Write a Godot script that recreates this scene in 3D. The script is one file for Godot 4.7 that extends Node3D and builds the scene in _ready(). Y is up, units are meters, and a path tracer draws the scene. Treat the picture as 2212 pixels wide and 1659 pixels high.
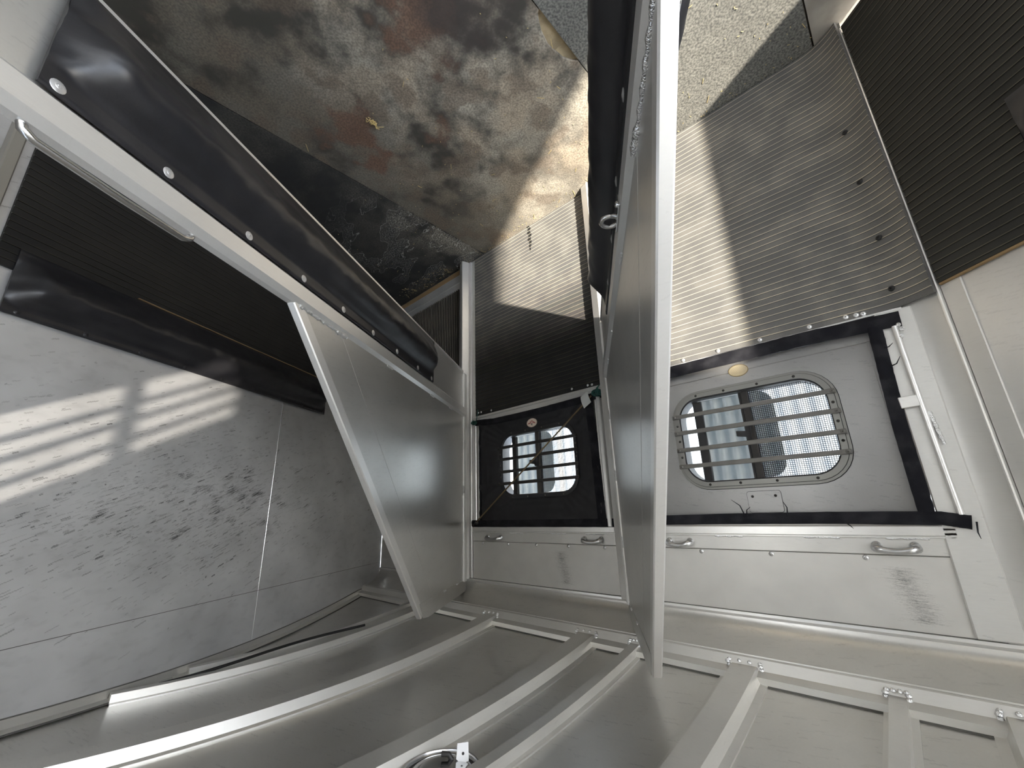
extends Node3D
# Inside of an aluminium slant-load horse trailer. The photograph was taken with the camera upside down, so the camera is rolled;
# the place itself stands upright: rubber floor at y = 0, roof at about 2.1 m, window wall at z = 0.

var M := {}
var used := {}
var rng := RandomNumberGenerator.new()
const W := 2.05          # inside width
const BACK := -2.3       # open end of the trailer


# ------------------------------------------------------------------ mesh builder
class Geo:
	var v := PackedVector3Array()
	var n := PackedVector3Array()
	var uv := PackedVector2Array()
	var c := PackedColorArray()
	var col := Color(1, 1, 1)

	func t3(a: Vector3, b: Vector3, d: Vector3, na: Vector3, nb: Vector3, nd: Vector3, ua := Vector2(), ub := Vector2(), ud := Vector2()) -> void:
		var f := (b - a).cross(d - a)
		if f.length_squared() < 1e-18:
			return
		if f.dot(na + nb + nd) > 0.0:
			v.append_array([a, d, b]); n.append_array([na, nd, nb]); uv.append_array([ua, ud, ub])
		else:
			v.append_array([a, b, d]); n.append_array([na, nb, nd]); uv.append_array([ua, ub, ud])
		c.append_array([col, col, col])

	# convex flat polygon; its front looks towards `hint`
	func poly(p: Array, hint: Vector3) -> void:
		var f := Vector3()
		for i in range(1, p.size() - 1):
			f += (p[i] - p[0]).cross(p[i + 1] - p[0])
		if f.length_squared() < 1e-18:
			return
		f = f.normalized()
		if f.dot(hint) < 0.0:
			f = -f
		for i in range(1, p.size() - 1):
			t3(p[0], p[i], p[i + 1], f, f, f)

	# smooth surface over rows of points; `out` is a point well inside (normals look away from it) or side = +-1
	func grid(rows: Array, side := 1.0, uvs = null, loop := false) -> void:
		var R := rows.size()
		var C: int = rows[0].size()
		var nn := []
		for i in R:
			var line := PackedVector3Array()
			for j in C:
				var a: Vector3 = rows[mini(i + 1, R - 1)][j] - rows[maxi(i - 1, 0)][j]
				var jm := maxi(j - 1, 0)
				var jp := mini(j + 1, C - 1)
				if loop:
					jm = j - 1 if j > 0 else C - 2
					jp = j + 1 if j < C - 1 else 1
				var b: Vector3 = rows[i][jp] - rows[i][jm]
				var q := a.cross(b) * side
				line.append(q.normalized() if q.length_squared() > 1e-16 else Vector3(0, 1, 0))
			nn.append(line)
		for i in R - 1:
			for j in C - 1:
				var p00: Vector3 = rows[i][j]
				var p01: Vector3 = rows[i][j + 1]
				var p10: Vector3 = rows[i + 1][j]
				var p11: Vector3 = rows[i + 1][j + 1]
				if uvs:
					t3(p00, p01, p11, nn[i][j], nn[i][j + 1], nn[i + 1][j + 1], uvs[i][j], uvs[i][j + 1], uvs[i + 1][j + 1])
					t3(p00, p11, p10, nn[i][j], nn[i + 1][j + 1], nn[i + 1][j], uvs[i][j], uvs[i + 1][j + 1], uvs[i + 1][j])
				else:
					t3(p00, p01, p11, nn[i][j], nn[i][j + 1], nn[i + 1][j + 1])
					t3(p00, p11, p10, nn[i][j], nn[i + 1][j + 1], nn[i + 1][j])

	# chamfered box about the origin of t
	func box(t: Transform3D, size: Vector3, ch := 0.002) -> void:
		var h := size * 0.5
		ch = minf(ch, minf(h.x, minf(h.y, h.z)) * 0.6)
		var o := t.origin
		var P := {}
		for sx in [-1, 1]:
			for sy in [-1, 1]:
				for sz in [-1, 1]:
					P[[sx, sy, sz, 0]] = t * Vector3(sx * h.x, sy * (h.y - ch), sz * (h.z - ch))
					P[[sx, sy, sz, 1]] = t * Vector3(sx * (h.x - ch), sy * h.y, sz * (h.z - ch))
					P[[sx, sy, sz, 2]] = t * Vector3(sx * (h.x - ch), sy * (h.y - ch), sz * h.z)
		for s in [-1, 1]:
			_q([P[[s, 1, 1, 0]], P[[s, -1, 1, 0]], P[[s, -1, -1, 0]], P[[s, 1, -1, 0]]], o)
			_q([P[[1, s, 1, 1]], P[[-1, s, 1, 1]], P[[-1, s, -1, 1]], P[[1, s, -1, 1]]], o)
			_q([P[[1, 1, s, 2]], P[[-1, 1, s, 2]], P[[-1, -1, s, 2]], P[[1, -1, s, 2]]], o)
			for r in [-1, 1]:
				_q([P[[s, r, 1, 0]], P[[s, r, 1, 1]], P[[s, r, -1, 1]], P[[s, r, -1, 0]]], o)
				_q([P[[s, 1, r, 0]], P[[s, 1, r, 2]], P[[s, -1, r, 2]], P[[s, -1, r, 0]]], o)
				_q([P[[1, s, r, 1]], P[[1, s, r, 2]], P[[-1, s, r, 2]], P[[-1, s, r, 1]]], o)
				for q in [-1, 1]:
					_q([P[[s, r, q, 0]], P[[s, r, q, 1]], P[[s, r, q, 2]]], o)

	func _q(p: Array, o: Vector3) -> void:
		var m := Vector3()
		for a in p:
			m += a
		poly(p, m / p.size() - o)

	func bx(x0: float, x1: float, y0: float, y1: float, z0: float, z1: float, ch := 0.002) -> void:
		box(Transform3D(Basis(), Vector3(x0 + x1, y0 + y1, z0 + z1) * 0.5), Vector3(absf(x1 - x0), absf(y1 - y0), absf(z1 - z0)), ch)

	# bar between two points, rectangular
	func bar(a: Vector3, b: Vector3, w: float, d: float, side := Vector3(0, 0, 1), ch := 0.002) -> void:
		var x := (b - a).normalized()
		var z := (side - x * side.dot(x)).normalized()
		var y := z.cross(x)
		box(Transform3D(Basis(x, y, z), (a + b) * 0.5), Vector3(a.distance_to(b), w, d), ch)

	# round tube along a path
	func tube(path: Array, r, seg := 10, caps := true) -> void:
		var rows := []
		var up := Vector3(0.13, 0.97, 0.2).normalized()
		for i in path.size():
			var d: Vector3 = (path[mini(i + 1, path.size() - 1)] - path[maxi(i - 1, 0)]).normalized()
			var x := up - d * up.dot(d)
			if x.length() < 0.1:
				x = Vector3(1, 0, 0) - d * d.x
			x = x.normalized()
			up = x
			var y := d.cross(x)
			var rr: float = r[i] if r is Array else r
			var line := PackedVector3Array()
			for k in seg + 1:
				var a := TAU * k / seg
				line.append(path[i] + (x * cos(a) + y * sin(a)) * rr)
			rows.append(line)
		grid(rows, -1.0, null, true)
		if caps:
			for e in [0, path.size() - 1]:
				var p := []
				for k in seg:
					p.append(rows[e][k])
				poly(p, path[e] - path[1 if e == 0 else path.size() - 2])

	# sweep a closed profile (x, y of each section's basis) through sections; smooth along the way, hard at the profile's corners
	func sweep(prof: Array, secs: Array, caps := true) -> void:
		var area := 0.0
		for i in prof.size():
			area += prof[i].cross(prof[(i + 1) % prof.size()])
		for i in prof.size():
			var p: Vector2 = prof[i]
			var q: Vector2 = prof[(i + 1) % prof.size()]
			if p.distance_to(q) < 1e-6:
				continue
			var nv := Vector2(q.y - p.y, p.x - q.x).normalized() * signf(area)
			var rows := []
			for s in secs:
				rows.append(PackedVector3Array([s * Vector3(p.x, p.y, 0), s * Vector3(q.x, q.y, 0)]))
			var want: Vector3 = secs[0].basis * Vector3(nv.x, nv.y, 0)
			var have: Vector3 = (rows[1][0] - rows[0][0]).cross(rows[0][1] - rows[0][0])
			grid(rows, 1.0 if have.dot(want) > 0 else -1.0)
		if caps:
			var tri := Geometry2D.triangulate_polygon(PackedVector2Array(prof))
			for e in [0, secs.size() - 1]:
				var s: Transform3D = secs[e]
				var o: Transform3D = secs[1 if e == 0 else secs.size() - 2]
				var hint := s.origin - o.origin
				for k in range(0, tri.size(), 3):
					var pp := []
					for m in 3:
						pp.append(s * Vector3(prof[tri[k + m]].x, prof[tri[k + m]].y, 0))
					poly(pp, hint)

	# flat plate: outline in the xy plane of t, thickness from z0 to z1
	func plate(out: Array, z0: float, z1: float, t := Transform3D()) -> void:
		sweep(out, [t * Transform3D(Basis(), Vector3(0, 0, z0)), t * Transform3D(Basis(), Vector3(0, 0, z1))])

	# frame between two outlines of the same number of points
	func ring(outer: Array, inner: Array, z0: float, z1: float, t := Transform3D()) -> void:
		var k := outer.size()
		var up := t.basis * Vector3(0, 0, 1)
		for i in k:
			var j := (i + 1) % k
			var a := [outer[i], outer[j], inner[j], inner[i]]
			for z in [z0, z1]:
				var p := []
				for q in a:
					p.append(t * Vector3(q.x, q.y, z))
				poly(p, up * (1.0 if z == z1 else -1.0))
			for pr in [[outer, 1.0], [inner, -1.0]]:
				var s = pr[0]
				var e: Vector2 = s[j] - s[i]
				var mid: Vector2 = (s[i] + s[j]) * 0.5
				var h := Vector2(e.y, -e.x)
				var mo: Vector2 = (outer[i] + outer[j] - inner[i] - inner[j])
				if h.dot(mo) * pr[1] < 0:
					h = -h
				poly([t * Vector3(s[i].x, s[i].y, z0), t * Vector3(s[j].x, s[j].y, z0), t * Vector3(s[j].x, s[j].y, z1), t * Vector3(s[i].x, s[i].y, z1)], t.basis * Vector3(h.x, h.y, 0))

	# round head: dome of radius r and height h looking along z of t
	func dome(t: Transform3D, r: float, h: float, seg := 10) -> void:
		var rows := []
		for i in 4:
			var a := PI * 0.5 * i / 3.0
			var line := PackedVector3Array()
			for k in seg + 1:
				var b := TAU * k / seg
				line.append(t * Vector3(cos(b) * r * cos(a), sin(b) * r * cos(a), h * sin(a)))
			rows.append(line)
		grid(rows, -1.0, null, true)

	func mesh() -> ArrayMesh:
		var a := []
		a.resize(Mesh.ARRAY_MAX)
		a[Mesh.ARRAY_VERTEX] = v
		a[Mesh.ARRAY_NORMAL] = n
		a[Mesh.ARRAY_TEX_UV] = uv
		a[Mesh.ARRAY_COLOR] = c
		var m := ArrayMesh.new()
		m.add_surface_from_arrays(Mesh.PRIMITIVE_TRIANGLES, a)
		return m


# ------------------------------------------------------------------ naming
func numbered(called: String) -> String:
	var k: int = used.get(called, 0)
	used[called] = k + 1
	return called if k == 0 else "%s_%03d" % [called, k]


func part(g, called: String, mat: String, parent: Node, label := "") -> MeshInstance3D:
	var o := MeshInstance3D.new()
	o.mesh = g if g is Mesh else g.mesh()
	o.material_override = M[mat]
	var k := 0
	var nm := called
	while parent.has_node(NodePath(nm)):
		k += 1
		nm = "%s_%03d" % [called, k]
	o.name = nm
	parent.add_child(o, true)
	if label:
		o.set_meta("label", label)
	return o


func thing(called: String, label: String, category: String, at := Vector3.ZERO, turn := 0.0, group := "") -> Node3D:
	var o := Node3D.new()
	o.name = numbered(called)
	add_child(o, true)
	o.position = at
	o.rotation.y = turn
	o.set_meta("label", label)
	o.set_meta("category", category)
	if group:
		o.set_meta("group", group)
	return o


func solo(g, called: String, mat: String, label: String, category: String, group := "", at := Vector3.ZERO) -> MeshInstance3D:
	var o := MeshInstance3D.new()
	o.mesh = g.mesh()
	o.material_override = M[mat]
	o.name = numbered(called)
	o.position = at
	add_child(o, true)
	o.set_meta("label", label)
	o.set_meta("category", category)
	if group:
		o.set_meta("group", group)
	return o


func struct(called: String, label: String, category: String) -> Node3D:
	var o := thing(called, label, category)
	o.set_meta("kind", "structure")
	return o


# ------------------------------------------------------------------ shapes in 2D
func rrect(cx: float, cy: float, hx: float, hy: float, r: float, per := 8) -> Array:
	var p := []
	for q in [[1, 1, 0.0], [-1, 1, 0.5], [-1, -1, 1.0], [1, -1, 1.5]]:
		for i in per + 1:
			var a: float = PI * (q[2] + 0.5 * i / per)
			p.append(Vector2(cx + q[0] * (hx - r) + r * cos(a), cy + q[1] * (hy - r) + r * sin(a)))
	return p


# the points of a plain rectangle that match those of rrect() one by one
func rect_like(cx: float, cy: float, x0: float, x1: float, y0: float, y1: float, inner: Array) -> Array:
	var p := []
	var per: int = inner.size() / 4
	for i in inner.size():
		var q := i / per
		var k := i % per
		var f := float(k) / (per - 1)
		var corner: Vector2 = [Vector2(x1, y1), Vector2(x0, y1), Vector2(x0, y0), Vector2(x1, y0)][q]
		var s: Vector2 = inner[i]
		# first half of a corner's points run along one side to the corner, the second half along the next
		var horizontal_first := q % 2 == 0
		var t := absf(f - 0.5) * 2.0
		var along := corner
		if (f < 0.5) == horizontal_first:
			along.y = lerpf(corner.y, s.y, t)
		else:
			along.x = lerpf(corner.x, s.x, t)
		p.append(along)
	return p


func oval(cx: float, cy: float, rx: float, ry: float, k := 28) -> Array:
	var p := []
	for i in k:
		p.append(Vector2(cx + rx * cos(TAU * i / k), cy + ry * sin(TAU * i / k)))
	return p


func roof_y(z: float) -> float:
	return 2.127 - 0.1 * (z - 1.02) * (z - 1.02)


# ------------------------------------------------------------------ textures
func noise(sd: int, freq: float, oct := 4, kind := FastNoiseLite.TYPE_SIMPLEX_SMOOTH) -> FastNoiseLite:
	var f := FastNoiseLite.new()
	f.seed = sd
	f.noise_type = kind
	f.frequency = freq
	f.fractal_octaves = oct
	return f


func img(w: int, h: int, data: PackedByteArray) -> ImageTexture:
	return ImageTexture.create_from_image(Image.create_from_data(w, h, false, Image.FORMAT_RGB8, data))


func b8(x: float) -> int:
	return clampi(int(x * 255.0), 0, 255)


# linear reflectance to a stored sRGB byte
func s8(x: float) -> int:
	x = clampf(x, 0.0, 1.0)
	return int((x * 12.92 if x < 0.0031308 else 1.055 * pow(x, 1.0 / 2.4) - 0.055) * 255.0)


func grain_normal(sd: int, freq: float, amount: float) -> NoiseTexture2D:
	var t := NoiseTexture2D.new()
	t.width = 512; t.height = 512
	t.seamless = true
	t.as_normal_map = true
	t.bump_strength = amount
	t.noise = noise(sd, freq, 3)
	return t


# rubber floor: x -0.6 .. 3.0, z -0.1 .. 2.3
func floor_texture() -> ImageTexture:
	var w := 1920
	var h := 1280
	var big := noise(11, 1.7, 5)
	var mid := noise(23, 6.0, 5)
	var fine := noise(5, 95.0, 3)
	var hue := noise(77, 3.0, 4)
	var salt := noise(41, 4.2, 4)
	var rg := RandomNumberGenerator.new()
	rg.seed = 3
	var d := PackedByteArray()
	d.resize(w * h * 3)
	var red := [Vector3(0.85, 1.07, 0.17), Vector3(1.42, 1.03, 0.15), Vector3(1.5, 0.86, 0.1), Vector3(1.16, 0.75, 0.07)]
	for j in h:
		var z := -0.1 + 2.4 * (j + 0.5) / h
		for i in w:
			var x := -0.6 + 3.6 * (i + 0.5) / w
			if x > 2.85 - 0.577 * z:
				continue
			var a := big.get_noise_2d(x, z)
			var b := mid.get_noise_2d(x, z)
			var g := clampf(0.5 + fine.get_noise_2d(x, z) * 0.75 + (rg.randf() - 0.5) * 0.35, 0.0, 1.2)
			var r := 0.0
			var gr := 0.0
			var bl := 0.0
			if x > 1.67:
				var dust := smoothstep(-0.3, 0.6, a + b * 0.7) * (0.25 + 1.1 * smoothstep(0.95, 0.2, z) * smoothstep(2.0, 1.7, x))
				r = 0.042 + 0.26 * dust * g; gr = 0.042 + 0.235 * dust * g; bl = 0.041 + 0.19 * dust * g
				var q := salt.get_noise_2d(x * 0.8 + z * 0.5, z * 1.5)
				var near := smoothstep(0.6, 0.25, Vector2(x - 1.95, z - 0.36).length())
				var line := smoothstep(0.03, 0.0, absf(q - 0.05)) * near + smoothstep(0.05, 0.35, q) * smoothstep(0.45, 0.8, g) * 0.5 * near
				r += 0.34 * line; gr += 0.34 * line; bl += 0.32 * line
			elif x > 0.545:
				var dust := smoothstep(-0.5, 0.45, a * 0.9 + b * 0.75 + 0.06)
				var far := smoothstep(1.62, 1.05, x + z * 0.2 - 0.16 + b * 0.25)
				dust = lerpf(dust * 0.3, lerpf(dust, 0.7, 0.6 * smoothstep(0.6, 0.1, z)), far)
				var m := dust * (0.35 + 0.65 * g)
				var warm := smoothstep(-0.3, 0.4, hue.get_noise_2d(x, z) + b * 0.3)
				r = 0.07 + 0.52 * m; gr = 0.065 + lerpf(0.47, 0.43, warm) * m; bl = 0.056 + lerpf(0.38, 0.32, warm) * m
				var pur := smoothstep(0.1, 0.45, hue.get_noise_2d(z * 1.3 + 5.0, x * 1.3) + b * 0.4) * 0.6
				r = lerpf(r, 0.11 + 0.1 * g, pur); gr = lerpf(gr, 0.088 + 0.075 * g, pur); bl = lerpf(bl, 0.07 + 0.052 * g, pur)
				for c in red:
					var k := smoothstep(1.0, 0.3, Vector2(x - c.x, z - c.y).length() / c.z + b * 1.1) * 0.8
					r = lerpf(r, 0.12 + 0.12 * g, k); gr = lerpf(gr, 0.08 + 0.06 * g, k); bl = lerpf(bl, 0.06 + 0.035 * g, k)
				var dk := smoothstep(0.2, 0.05, Vector2(x - 0.73, (z - 0.98) * 0.9).length() + b * 0.1) * 0.85
				r = lerpf(r, 0.07, dk); gr = lerpf(gr, 0.06, dk); bl = lerpf(bl, 0.055, dk)
			elif x > -0.1:
				var dust := smoothstep(-0.6, 0.6, a + b * 0.6)
				var m := (0.46 + 0.16 * dust) * (0.1 + 1.0 * g)
				r = 0.055 + 0.36 * m; gr = 0.055 + 0.35 * m; bl = 0.053 + 0.3 * m
			else:
				r = 0.32 + 0.12 * a + 0.1 * b; gr = 0.295 + 0.12 * a + 0.1 * b; bl = 0.26 + 0.11 * a + 0.09 * b  # paler tone for the floor beside the angled wall
			var o := (j * w + i) * 3
			d[o] = s8(r); d[o + 1] = s8(gr); d[o + 2] = s8(bl)
	return img(w, h, d)


# mill aluminium sheet: soft clouds, fine grain, faint wipe marks
func alu_texture(sd: int, base: float, cloud: float, marks: int, streak: float) -> ImageTexture:
	var w := 512
	var big := noise(sd, 0.006, 4)
	var gr := noise(sd + 1, 0.35, 2)
	var f := PackedFloat32Array()
	f.resize(w * w)
	for j in w:
		for i in w:
			# wraps round by blending with the shifted copy
			var u := float(i) / w
			var q := lerpf(big.get_noise_2d(i, j), big.get_noise_2d(i - w, j), u)
			f[j * w + i] = base + cloud * q + 0.02 * gr.get_noise_2d(i * streak, j)
	var rg := RandomNumberGenerator.new()
	rg.seed = sd
	for k in marks:
		var x := rg.randf() * w
		var y := rg.randf() * w
		var l := rg.randf_range(2, 14)
		var dk := rg.randf_range(0.02, 0.14)
		for s in int(l):
			var o := (posmod(int(y + s * 0.25), w)) * w + posmod(int(x + s), w)
			f[o] -= dk
	var d := PackedByteArray()
	d.resize(w * w * 3)
	for k in w * w:
		d[k * 3] = s8(f[k]); d[k * 3 + 1] = s8(f[k] * 0.985); d[k * 3 + 2] = s8(f[k] * 0.955)
	return img(w, w, d)


# the slanted bulkhead's sheet: s 0 .. 2.4 along it, y 1.0 .. 2.15; hoof and hide scuffs
func bulkhead_texture() -> ImageTexture:
	var w := 1200
	var h := 576
	var big := noise(71, 0.006, 4)
	var blot := noise(72, 0.03, 4)
	var f := PackedFloat32Array()
	f.resize(w * h)
	for j in h:
		for i in w:
			f[j * w + i] = 0.66 + 0.13 * big.get_noise_2d(i, j) - 0.1 * maxf(0.0, blot.get_noise_2d(i * 0.8, j * 1.6) - 0.1)
	var rg := RandomNumberGenerator.new()
	rg.seed = 17
	for k in 3800:
		var cx := rg.randfn(1.45, 0.36)
		var cy := rg.randfn(1.5, 0.16)
		if k % 4 == 0:
			cx = rg.randf_range(0.1, 2.4)
			cy = rg.randf_range(1.04, 1.9)
		var x := cx / 2.4 * w
		var y := (cy - 1.0) / 1.15 * h
		var l := absf(rg.randfn(4, 6)) + 2
		var dk := absf(rg.randfn(0.12, 0.12))
		var th := 1 + int(absf(rg.randfn(0, 0.8)))
		for s in int(l):
			for q in th:
				var px := int(x + s)
				var py := int(y + s * 0.42 + q)
				if px >= 0 and px < w and py >= 0 and py < h:
					f[py * w + px] -= dk
	for k in 34:    # heavy scuffs
		var x := rg.randfn(1.2, 0.22) / 2.4 * w
		var y := (rg.randfn(1.5, 0.09) - 1.0) / 1.15 * h
		for m in 26:
			var l := rg.randf_range(4, 16)
			var ox := x + rg.randfn(0, 7)
			var oy := y + rg.randfn(0, 4)
			for s in int(l):
				var px := int(ox + s)
				var py := int(oy + s * 0.5)
				if px >= 0 and px < w and py >= 0 and py < h:
					f[py * w + px] -= 0.16
	var d := PackedByteArray()
	d.resize(w * h * 3)
	for k in w * h:
		var q := maxf(f[k], 0.1)
		d[k * 3] = s8(q); d[k * 3 + 1] = s8(q * 0.995); d[k * 3 + 2] = s8(q * 0.99)
	return img(w, h, d)


# soft tileable dirt used over rubber, vinyl and cloth
func dust_texture(sd: int, lo: Color, hi: Color, a := -0.3, b := 0.5) -> ImageTexture:
	var w := 512
	var big := noise(sd, 0.012, 5)
	var gr := noise(sd + 3, 0.4, 2)
	var d := PackedByteArray()
	d.resize(w * w * 3)
	for j in w:
		for i in w:
			var u := float(i) / w
			var q := lerpf(big.get_noise_2d(i, j), big.get_noise_2d(i - w, j), u)
			var k := smoothstep(a, b, q + 0.25 * gr.get_noise_2d(i, j))
			var o := (j * w + i) * 3
			d[o] = s8(lerpf(lo.r, hi.r, k)); d[o + 1] = s8(lerpf(lo.g, hi.g, k)); d[o + 2] = s8(lerpf(lo.b, hi.b, k))
	return img(w, w, d)


func scuff_texture(sd: int) -> ImageTexture:      # a sheet panel with one rubbed dark patch in its middle
	var w := 640
	var h := 160
	var big := noise(sd, 0.01, 4)
	var f := PackedFloat32Array()
	f.resize(w * h)
	for j in h:
		for i in w:
			f[j * w + i] = 0.78 + 0.05 * big.get_noise_2d(i, j)
	var rg := RandomNumberGenerator.new()
	rg.seed = sd
	for k in 1500:
		var t := rg.randf()
		var x := w * (0.5 + 0.03 * (t - 0.5)) + rg.randfn(0, 11) 
		var y := h * (0.12 + 0.7 * t) + rg.randfn(0, 3)
		var l := absf(rg.randfn(5, 8))
		for s in int(l):
			var px := int(x + s - l * 0.5)
			var py := int(y + s * 0.1)
			if px >= 0 and px < w and py >= 0 and py < h:
				f[py * w + px] -= 0.11 * rg.randf()
	var d := PackedByteArray()
	d.resize(w * h * 3)
	for k in w * h:
		var q := maxf(f[k], 0.15)
		d[k * 3] = s8(q); d[k * 3 + 1] = s8(q * 0.985); d[k * 3 + 2] = s8(q * 0.955)
	return img(w, h, d)


func screen_texture() -> ImageTexture:            # woven window screen, one cell; alpha is the thread
	var w := 32
	var im := Image.create_empty(w, w, false, Image.FORMAT_RGBA8)
	for j in w:
		for i in w:
			var thread := i < 13 or j < 13
			im.set_pixel(i, j, Color(0.2, 0.21, 0.22, 0.92 if thread else 0.06))
	return ImageTexture.create_from_image(im)


func sticker_texture(kind: int) -> ImageTexture:
	# an oval maker's decal: pale ground, thin dark rim, an emblem: red peaked hat shape over a small dark horse's head
	var w := 192
	var h := 128
	var im := Image.create_empty(w, h, false, Image.FORMAT_RGB8)
	var ground := Color(0.86, 0.8, 0.66) if kind == 0 else Color(0.9, 0.84, 0.78)
	im.fill(ground)
	for j in h:
		for i in w:
			var q := Vector2((i - 96.0) / 92.0, (j - 64.0) / 60.0).length()
			if q > 0.95:
				im.set_pixel(i, j, Color(0.62, 0.55, 0.38) if kind == 0 else Color(0.8, 0.72, 0.66))
			elif kind == 1:
				var x := (i - 96.0) / 92.0
				var y := (j - 64.0) / 60.0
				var hill := -0.55 + 0.9 * absf(x) + 0.12 * sin(x * 23.0)
				if y > hill and y < hill + 0.22 and absf(x) < 0.72:
					im.set_pixel(i, j, Color(0.62, 0.16, 0.13))
				elif absf(y - 0.1 - 0.06 * sin(x * 31.0)) < 0.06 and absf(x) < 0.75:
					im.set_pixel(i, j, Color(0.6, 0.14, 0.12))
				elif y > 0.2 and y < 0.62 and absf(x + 0.02 - 0.25 * (y - 0.4)) < 0.1 + 0.1 * sin(y * 22.0):
					im.set_pixel(i, j, Color(0.13, 0.11, 0.14))
			elif kind == 0 and q < 0.86 and sin(j * 0.9) > 0.1 and fposmod(i * 0.37 + sin(i * 0.9 + j * 0.05), 1.0) > 0.45 and absf((j - 64.0) / 60.0) < 0.6:
				im.set_pixel(i, j, ground.darkened(0.16))
	return ImageTexture.create_from_image(im)


# ------------------------------------------------------------------ materials
func mat(nm: String, color: Color, rough: float, metal := 0.0, tex: Texture2D = null, scale := 0.0, spec := 0.5) -> StandardMaterial3D:
	var m := StandardMaterial3D.new()
	m.resource_name = nm
	m.albedo_color = color
	m.roughness = rough
	m.metallic = metal
	m.metallic_specular = spec
	if tex:
		m.albedo_texture = tex
		if scale > 0.0:
			m.uv1_triplanar = true
			m.uv1_world_triplanar = true
			m.uv1_scale = Vector3.ONE * scale
	M[nm] = m
	return m


func bumpy(m: StandardMaterial3D, t: Texture2D, s: float) -> void:
	m.normal_enabled = true
	m.normal_texture = t
	m.normal_scale = s


func grey(l: float) -> Color:
	return Color(l, l, l).linear_to_srgb()


func lin(r: float, g: float, b: float) -> Color:
	return Color(r, g, b).linear_to_srgb()


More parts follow.
